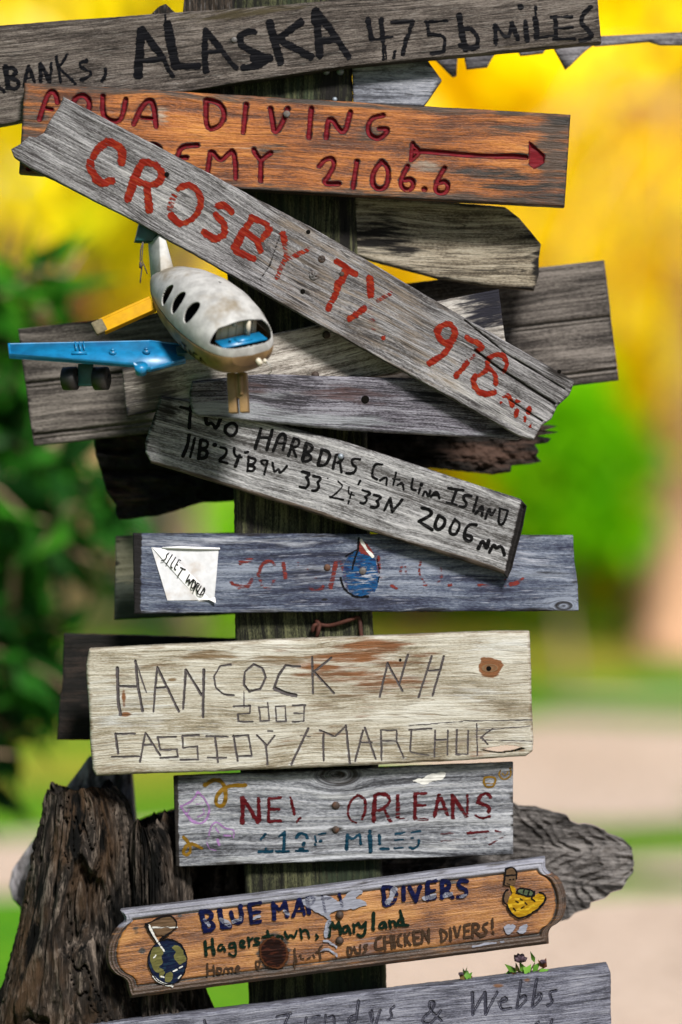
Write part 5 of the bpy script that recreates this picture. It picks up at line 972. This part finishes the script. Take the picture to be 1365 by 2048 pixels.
# ================================================================ toy aeroplane
def CAM(v): return np.array([v[0], -v[2], v[1]], float)          # (right, up, towards viewer) -> world
f_ = np.array([0.52, -0.44, 0.73]); f_ /= np.linalg.norm(f_)
u_ = np.array([0, 1, 0.0]) - f_[1] * f_; u_ /= np.linalg.norm(u_); roll = R(13)
s_ = np.cross(f_, u_)
u2 = u_ * math.cos(roll) + s_ * math.sin(roll); s2 = s_ * math.cos(roll) - u_ * math.sin(roll)
Fw, Up, Sd = CAM(f_), CAM(u2), CAM(s2)                              # nose, up, and the plane's own right (picture left)
Ty = -0.065; tail = W(322, 562, Ty); Lp = 0.270; PSC = 1.08
plane = empty('toy_plane', tail, label='weathered white and tan toy plane with blue wing hung on the signs', cat='toy plane')
def PW(x, r, up): return Fw * x + Sd * r + Up * up                 # plane coordinates -> offset from the plane's origin
M_wp = plain('weathered white plastic', (0.62, 0.62, 0.61), 0.5, 0.3, 0.35, 55, 0, (0.25, 0.20, 0.13), 0.9)
M_tan = plain('tan plastic', (0.42, 0.26, 0.11), 0.5, 0.3, 0.35, 50, 0, (0.13, 0.075, 0.035), 0.85)
M_cream = plain('cream plastic', (0.85, 0.78, 0.64), 0.5, 0.3, 0.2, 60, 0, (0.30, 0.20, 0.10), 0.5)
M_bp = plain('blue plastic', (0.004, 0.28, 0.62), 0.4, 0.4, 0.35, 60, 0, (0.004, 0.13, 0.34), 0.75)
M_tp = plain('teal plastic', (0.012, 0.11, 0.12), 0.5, 0.4, 0.4, 80, 0, (0.02, 0.06, 0.06), 0.6)
M_yp = plain('yellow plastic', (0.80, 0.42, 0.002), 0.7, 0.12, 0.25, 50, 0, (0.40, 0.20, 0.02), 0.5)
M_rub = plain('black rubber wheel', (0.008, 0.008, 0.009), 0.5, 0.4, 0.4, 60, 0, (0.03, 0.028, 0.025), 0.4)
M_dk = plain('dark plastic inside', (0.02, 0.022, 0.025), 0.7, 0.2, 0.3, 60)
X_ = np.array([0, 0.012, 0.04, 0.08, 0.125, 0.165, 0.20, 0.228, 0.248, 0.258, 0.262]) / 0.262
Wd_ = np.array([0.016, 0.023, 0.034, 0.045, 0.053, 0.056, 0.055, 0.050, 0.041, 0.029, 0.0])
Ut_ = np.array([0.016, 0.024, 0.038, 0.050, 0.057, 0.057, 0.050, 0.038, 0.026, 0.016, 0.0])    # height above the seam
Dn_ = np.array([0.018, 0.023, 0.030, 0.037, 0.042, 0.044, 0.043, 0.039, 0.031, 0.018, 0.0])    # depth below it
def prof_(t, arr):
    xs = np.linspace(0, 1, 400); y = np.interp(xs, X_, arr); k = np.ones(17) / 17
    ys = np.convolve(np.pad(y, 8, mode='edge'), k, 'valid'); e = sst(0.93, 1.0, xs); ys = ys * (1 - e) + y * e
    return np.interp(t, xs, ys) * PSC
nx_, na_ = 420, 260
t = 1 - (1 - np.linspace(0, 1, nx_)) ** 1.25
def hull(th, t):                                                    # th: 0 = right (picture left) seam, pi/2 = top
    w, hu, hd = prof_(t, Wd_), prof_(t, Ut_), prof_(t, Dn_)
    c, s = np.cos(th), np.sin(th); e = 0.88
    r = w * np.sign(c) * np.abs(c) ** e; z = np.where(s > 0, hu, hd) * np.sign(s) * np.abs(s) ** e
    return r, z
def shell(name, mat, th0, th1, holes, extra=0.0):
    th = np.linspace(th0, th1, na_); TT, TH = np.meshgrid(t, th, indexing='ij'); r, z = hull(TH, TT)
    r = r * (1 + extra); z = z * (1 + extra)
    V = (Fw * (TT * Lp)[..., None] + Sd * r[..., None] + Up * z[..., None]).reshape(-1, 3)
    idx = np.arange(TT.size).reshape(TT.shape); F = np.stack([idx[:-1, :-1], idx[1:, :-1], idx[1:, 1:], idx[:-1, 1:]], -1).reshape(-1, 4)
    cx = (TT[:-1, :-1] + TT[1:, 1:]).ravel() / 2; ch = (TH[:-1, :-1] + TH[1:, 1:]).ravel() / 2
    rc, zc_ = hull(ch, cx); keep = np.ones(len(F), bool)
    for hfn in holes: keep &= ~hfn(cx * Lp, rc, zc_, ch)
    o = mesh(name, V, F[keep], mat, plane); m = o.modifiers.new('wall', 'SOLIDIFY'); m.thickness = 0.0022; m.offset = -1
    return o
def win(x0, h0, lx=0.0105, lh=0.33):
    return lambda x, r, z, h: (((x - x0 - (h - h0) * 0.006) / lx) ** 2 + ((h - h0) / lh) ** 2 < 1) & (r > 0)
def shield(x, r, z, h):                                             # windscreen opening, wrapped round the front
    return (x > 0.231 + 0.004 * (r / 0.05) ** 2) & (z > 0.0125) & (z < 0.040 - 5 * r * r)
shell('upper_fuselage', M_wp, 0.022, math.pi - 0.022, [win(0.098, 0.50), win(0.137, 0.56), win(0.177, 0.62), shield,
      lambda x, r, z, h: (np.abs(x - 0.150) < 0.004) & (np.abs(r + 0.012) < 0.0016), lambda x, r, z, h: (np.abs(x - 0.13) < 0.008) & (np.abs(r + 0.018) < 0.0005)])
shell('lower_fuselage', M_tan, math.pi, 2 * math.pi, [])
# inside: floor, rear bulkhead with ribs, post, dashboard
MB().box(PW(0.13, 0, 0.003), Fw * 0.075, Sd * 0.036, Up * 0.0012).build('cabin_floor', M_dk, plane)
bk = MB().box(PW(0.222, 0, 0.018), Fw * 0.0012, Sd * 0.033, Up * 0.019)
for r in (-0.026, -0.013, 0.0, 0.013, 0.026): bk.box(PW(0.224, r, 0.022), Fw * 0.0012, Sd * 0.0006, Up * 0.020)
bk.box(PW(0.226, 0.006, 0.034), Fw * 0.003, Sd * 0.0022, Up * 0.006)
bk.build('bulkhead', M_cream, plane)
MB().tube([PW(0.232, -0.014, 0.010), PW(0.232, -0.014, 0.036)], 0.0034, 12).build('cabin_post', M_cream, plane, smooth=True)
MB().box(PW(0.238, 0, 0.0085), Fw * 0.012, Sd * 0.036, Up * 0.0016).box(PW(0.240, -0.002, 0.0108), Fw * 0.006, Sd * 0.012, Up * 0.002).tube([PW(0.24, 0.02, 0.012), PW(0.24, 0.02, 0.016)], 0.002, 8).build('dashboard', M_bp, plane)
# nose fittings
MB().tube([PW(0.258, -0.012, -0.010), PW(0.276, -0.012, -0.014)], [0.0045, 0.004], 12).tube([PW(0.254, -0.024, -0.014), PW(0.270, -0.024, -0.016)], [0.0034, 0.003], 10).build('nose_boss', M_cream, plane, smooth=True)
MB().tube([PW(0.270, -0.024, -0.014), PW(0.276, -0.028, -0.020), PW(0.274, -0.032, -0.030), PW(0.270, -0.029, -0.037)], 0.0008, 6).build('string_loop', M_wp, plane, smooth=True)
g = MB(); gc_ = np.array(W(477, 786, -0.19)) - tail
dn = CAM((0.06, -1, 0.1)); dn /= np.linalg.norm(dn); rx_ = CAM((1, 0.05, 0.15)); fx_ = CAM((-0.12, 0.05, 1))
g.box(gc_ - rx_ * 0.0080, dn * 0.029, rx_ * 0.0060, fx_ * 0.010).box(gc_ + rx_ * 0.0080, dn * 0.029, rx_ * 0.0060, fx_ * 0.010).box(gc_ - dn * 0.010, dn * 0.018, rx_ * 0.006, fx_ * 0.009)
g.tube([gc_ + rx_ * 0.006 - dn * 0.024 + fx_ * 0.011, gc_ + rx_ * 0.006 + dn * 0.004 + fx_ * 0.011], 0.0035, 10)
g.build('nose_gear', M_tan, plane, bevel=0.0012)
# wing: an open tray with rim, ribs and bosses
def PX(px, py, y): return W(px, py, y) - tail
yw = -0.155
root_b, root_f = PX(362, 690, yw + 0.02), PX(372, 722, yw - 0.012)
tip_b, tip_f = PX(16, 689, yw - 0.004), PX(19, 712, yw - 0.03)
wg = MB(); nrm = np.cross(tip_b - root_b, root_f - root_b); nrm /= np.linalg.norm(nrm); nrm = nrm if nrm[2] > 0 else -nrm
k1, k2 = PX(283, 738, yw - 0.035), PX(300, 683, yw + 0.01)
out = [tip_b, k2, root_b, root_f, PX(345, 728, yw - 0.02), PX(302, 739, yw - 0.036), k1, PX(268, 730, yw - 0.034), tip_f]
th_ = nrm * 0.0018; n = len(out)
wg.add([p + th_ * 0 for p in out] + [p - th_ for p in out], [tuple(range(n)), tuple(range(2 * n - 1, n - 1, -1))] + [(i, n + i, n + (i + 1) % n, (i + 1) % n) for i in range(n)])
rim = nrm * 0.0085
cen = sum(out) / n
for i in range(n):
    a, b2 = out[i], out[(i + 1) % n]
    if i == 2: continue
    ia, ib = a + (cen - a) * 0.018, b2 + (cen - b2) * 0.018
    hgt = rim * (1.0 if i in (3, 4, 5, 6, 7) else 0.55)
    wg.add([a - rim * 0.5, b2 - rim * 0.5, b2 + hgt * 0.5, a + hgt * 0.5, ia - rim * 0.5, ib - rim * 0.5, ib + hgt * 0.5, ia + hgt * 0.5],
           [(0, 1, 2, 3), (5, 4, 7, 6), (3, 2, 6, 7), (0, 4, 5, 1)])
def on_wing(s, c): return tip_b + (k2 - tip_b) * s + ((tip_f + (k1 - tip_f) * s) - (tip_b + (k2 - tip_b) * s)) * c
ax = (k2 - tip_b) / np.linalg.norm(k2 - tip_b); cx_ = (tip_f - tip_b) / np.linalg.norm(tip_f - tip_b)
for s in (0.485, 0.515, 0.545): wg.box(on_wing(s, 0.32) + nrm * 0.004, ax * 0.0008, cx_ * 0.010, nrm * 0.004)
wg.box(on_wing(0.52, 0.62) + nrm * 0.003, ax * 0.011, cx_ * 0.002, nrm * 0.003)
wg.build('wing', M_bp, plane)
for s, c in ((0.76, 0.5), (1.0, 0.42)):
    p = on_wing(s, c); MB().tube([p, p + nrm * 0.006], [0.006, 0.005], 14).tube([p + nrm * 0.006, p + nrm * 0.009], [0.0028, 0.0028], 10).build('boss', M_bp, plane, smooth=False)
MB().tube([k1 + nrm * 0.004 - cx_ * 0.004, k1 - nrm * 0.010 - cx_ * 0.004], [0.010, 0.008], 14).build('boss', M_bp, plane)
MB().box((root_b + root_f) / 2 - ax * -0.004, ax * 0.014, cx_ * 0.010, nrm * 0.006).build('wing_root', M_tp, plane, bevel=0.001)
# wheels under the wing
for px in (141, 203):
    c = PX(px, 757, yw + 0.01); wv = CAM((1, 0.02, 0.25)); wv /= np.linalg.norm(wv)
    wl = MB().tube([c - wv * 0.0115, c - wv * 0.0095, c + wv * 0.0095, c + wv * 0.0115], [0.0125, 0.0172, 0.0172, 0.0125], 28).build('wheel', M_rub, plane, smooth=False)
    MB().tube([c - wv * 0.013, c + wv * 0.013], [0.006, 0.006], 16).build('hub', M_dk, wl)
MB().box(PX(172, 750, yw + 0.012), CAM((1, 0, 0.2)) * 0.011, CAM((0, 1, 0)) * 0.016, CAM((0, 0, 1)) * 0.009).build('axle_block', M_tp, plane, bevel=0.001)
# yellow tail bar
a, b2 = PX(306, 606, -0.11), PX(204, 652, -0.125); ax2 = (b2 - a) / np.linalg.norm(b2 - a); ch = CAM((0.42, -0.85, 0.35)); ch -= ax2 * ch.dot(ax2); ch /= np.linalg.norm(ch); nn = np.cross(ax2, ch)
yb = MB(); mid, hl_ = (a + b2) / 2, np.linalg.norm(b2 - a) / 2
yb.box(mid, ax2 * hl_, ch * 0.011, nn * 0.0025); yb.box(mid - ch * 0.0095 - nn * 0.003, ax2 * hl_, ch * 0.0022, nn * 0.006); yb.box(mid + ch * 0.0095 - nn * 0.003, ax2 * hl_, ch * 0.0022, nn * 0.006); yb.box(mid - nn * 0.003 + ch * 0.001, ax2 * hl_, ch * 0.0012, nn * 0.003)
yb.build('tail_bar', M_yp, plane, bevel=0.001)
MB().box(b2 + ax2 * 0.004, ax2 * 0.009, ch * 0.0108, nn * 0.004).build('worn_tip', plain('worn yellow grey', (0.26, 0.22, 0.13), 0.8, 0.2, 0.5, 90, 0, (0.10, 0.08, 0.03), 0.7), plane, bevel=0.002)
# fin, teal tip, string
fn = MB(); fa = [PX(296, 487, -0.055), PX(316, 470, -0.055), PX(322, 556, -0.07), PX(302, 566, -0.07)]; fb = [PX(318, 468, -0.085), PX(332, 476, -0.085), PX(352, 548, -0.105), PX(322, 556, -0.11)]
fn.add([fa[0], fa[3], fb[3], fb[0]] + [fa[1], fa[2], fb[2], fb[1]], [(0, 1, 2, 3), (3, 2, 6, 7), (4, 7, 6, 5), (0, 3, 7, 4), (1, 5, 6, 2), (0, 4, 5, 1)])
fn.build('fin', M_wp, plane, bevel=0.0015)
tt = MB().add([PX(272, 481, -0.07), PX(308, 482, -0.07), PX(322, 452, -0.07), PX(280, 446, -0.07), PX(268, 486, -0.055), PX(312, 488, -0.055), PX(324, 450, -0.055), PX(278, 444, -0.055)],
              [(0, 1, 2, 3), (5, 4, 7, 6), (0, 4, 5, 1), (1, 5, 6, 2), (2, 6, 7, 3), (3, 7, 4, 0)])
tt.build('tail_tip', M_tp, plane, bevel=0.001)
M_str = plain('grey string', (0.13, 0.11, 0.10), 0.9, 0.1, 0.4, 200)
sg = MB().tube([PX(286, 484, -0.076), PX(282, 500, -0.080), PX(281, 520, -0.080), PX(284, 538, -0.078), PX(282, 554, -0.078), PX(281, 566, -0.078)], 0.0011, 6)
sg.tube([PX(287, 484, -0.076), PX(284, 520, -0.078), PX(290, 534, -0.078), PX(295, 548, -0.078)], 0.0009, 6).tube([PX(281, 524, -0.081), PX(283, 531, -0.081), PX(281, 537, -0.081)], [0.0016, 0.003, 0.0016], 8)
sg.build('string', M_str, plane, smooth=True)
# worn black word on the lower hull
def side_pt(tx, h): r, z = hull(np.array(h), np.array(tx / Lp)); return r, z
P_hull = paint('hull lettering paint', (0.020, 0.016, 0.014), 0.05, 0.5, ragged=1.2)
wl_ = T(0, 0, 1, '2.4 78,6 90,6;2.4 84,6 84,22;2.4 93,22 98,6 104,22;1.8 95,17 102,17;2.4 118,8 110,7 107,14 110,21 118,20;2.2/.4 121,22 126,7 131,22;1.8/.3 66,14 72,14')
gx, gy = np.meshgrid(np.arange(62, 136, 0.35), np.arange(0, 27, 0.35), indexing='ij'); Sg, Wg = sdf_of(wl_, gx, gy)
tx = (gx + 94) / 1000; hh = -(0.10 + gy * 0.021); r, z = hull(hh, tx / Lp)
V = (Fw * tx[..., None] + Sd * (r * 1.012)[..., None] + Up * (z * 1.012)[..., None]).reshape(-1, 3)
idx = np.arange(gx.size).reshape(gx.shape); F = np.stack([idx[:-1, :-1], idx[:-1, 1:], idx[1:, 1:], idx[1:, :-1]], -1).reshape(-1, 4); F = F[Sg.ravel()[F].min(1) < 0.8]
used = np.zeros(gx.size, bool); used[F.ravel()] = True; mp = np.cumsum(used) - 1
mesh('lettering', V[used], mp[F], P_hull, plane, attrs={'gc': ('FLOAT_VECTOR', np.stack([gx, gy, gx * 0], -1).reshape(-1, 3)[used]), 'sdf': ('FLOAT', Sg.ravel()[used]), 'wear': ('FLOAT', Wg.ravel()[used])})

# ================================================================ small things
M_wire = plain('rusty wire', (0.10, 0.028, 0.016), 0.8, 0.2, 0.5, 200, 0, (0.03, 0.012, 0.01), 0.6)
o = W(680, 1255, -0.012); pts = [(625, 1262), (628, 1250), (640, 1249), (655, 1252), (672, 1249), (690, 1243), (705, 1238), (717, 1233), (721, 1245), (722, 1262), (724, 1276)]
wr = MB().tube([W(x, y, -0.008 - 0.003 * math.sin(i * 0.35)) - o for i, (x, y) in enumerate(chaikin(np.array(pts, float), 2))], 0.0030, 8)
wr.tube([W(634, 1262, -0.008) - o, W(640, 1250, -0.010) - o, W(633, 1240, -0.006) - o], 0.0035, 8).tube([W(640, 1250, -0.01) - o, W(634, 1275, -0.01) - o], 0.003, 8)
wr.build('rusty_wire', M_wire, None, o, True, label='bent rusty wire stapled to the post above the white carved sign', cat='wire')
M_spr = leaf_mat('sprout leaves', [(0.12, 0.03, 0.025), (0.05, 0.10, 0.015), (0.08, 0.20, 0.025), (0.14, 0.27, 0.05)], 0.3, 0.4)
M_bud = plain('purple sprout bud', (0.09, 0.05, 0.08), 0.6, 0.3, 0.5, 200, 0, (0.10, 0.06, 0.03), 0.5)
def sprout(label, cx, cy, spec, buds, y, seed):
    o = W(cx, cy, y); root = empty('succulent_sprout', o, label=label, cat='sprout', group='sprouts growing on the bottom sign'); rng = np.random.default_rng(seed)
    m = MB(); P, Dn, L_, W_, H_ = [], [], [], [], []
    for ax_, ay, bx, by, wd, hue in spec:
        a = W(ax_, ay, y + rng.normal() * 0.006) - o; b2 = W(bx, by, y - rng.random() * 0.012) - o; L = np.linalg.norm(b2 - a)
        P.append(a); Dn.append((b2 - a) / L); L_.append(L); W_.append(wd * K); H_.append(hue); m.tube([np.zeros(3) + (0, 0, -0.004), a * 0.6, a], [0.0014, 0.0012, 0.0008], 6)
    V, F = leaves(np.array(P), np.array(Dn), np.array(L_), np.array(W_), rng, 0.12, 0.15, (0, -1, 0.3))
    # leaves face the viewer side so they read as blades
    m.build('stem', M_spr2, root, smooth=True)
    mesh('leaves', V, F, M_spr, root, smooth=False, attrs={'rnd': ('FLOAT', np.repeat(np.array(H_), 5))})
    for bx, by, r in buds:
        bm_ = MB(); c = W(bx, by, y - 0.008) - o
        for k in range(9):
            q = k * 2.4; e = 0.4 + 0.1 * k; d = np.array([math.cos(q) * math.cos(e), -math.sin(q) * math.cos(e), math.sin(e)]); bm_.tube([c, c + d * r * K * 0.7, c + d * r * K * 1.1], [r * K * 0.3, r * K * 0.42, 0.0003], 6)
        bm_.build('bud', M_bud, root, smooth=True)
M_spr2 = plain('sprout stem', (0.09, 0.06, 0.03), 0.7, 0.2, 0.4, 200)
sprout('larger leafy sprout with dark purple bud growing behind the top edge of the bottom sign', 1052, 1956,
       [(1036, 1938, 1014, 1944, 15, .5), (1028, 1945, 1012, 1928, 13, .45), (1040, 1946, 1030, 1926, 12, .2), (1050, 1950, 1062, 1926, 16, .8), (1060, 1950, 1046, 1932, 15, .9), (1066, 1944, 1080, 1924, 15, .7), (1070, 1926, 1062, 1903, 9, .6), (1076, 1946, 1098, 1938, 12, .75), (1086, 1938, 1092, 1918, 14, .05), (1060, 1950, 1078, 1948, 15, .9), (1036, 1952, 1024, 1946, 10, .1), (1050, 1946, 1040, 1924, 14, .5), (1048, 1948, 1064, 1936, 14, 1.0), (1078, 1948, 1096, 1944, 9, .3), (1086, 1936, 1078, 1920, 10, .1)],
       [(1040, 1922, 15), (1086, 1926, 7)], -0.040, 3)
sprout('smaller green sprout with a brown tip growing behind the bottom sign', 934, 1962,
       [(934, 1960, 944, 1944, 12, .7), (932, 1960, 928, 1938, 11, .85), (930, 1960, 918, 1946, 12, .15), (936, 1960, 946, 1952, 11, .1), (934, 1960, 936, 1940, 13, .6), (930, 1958, 933, 1934, 6, .8), (934, 1960, 924, 1950, 13, .5)], [(922, 1950, 6)], -0.030, 4)
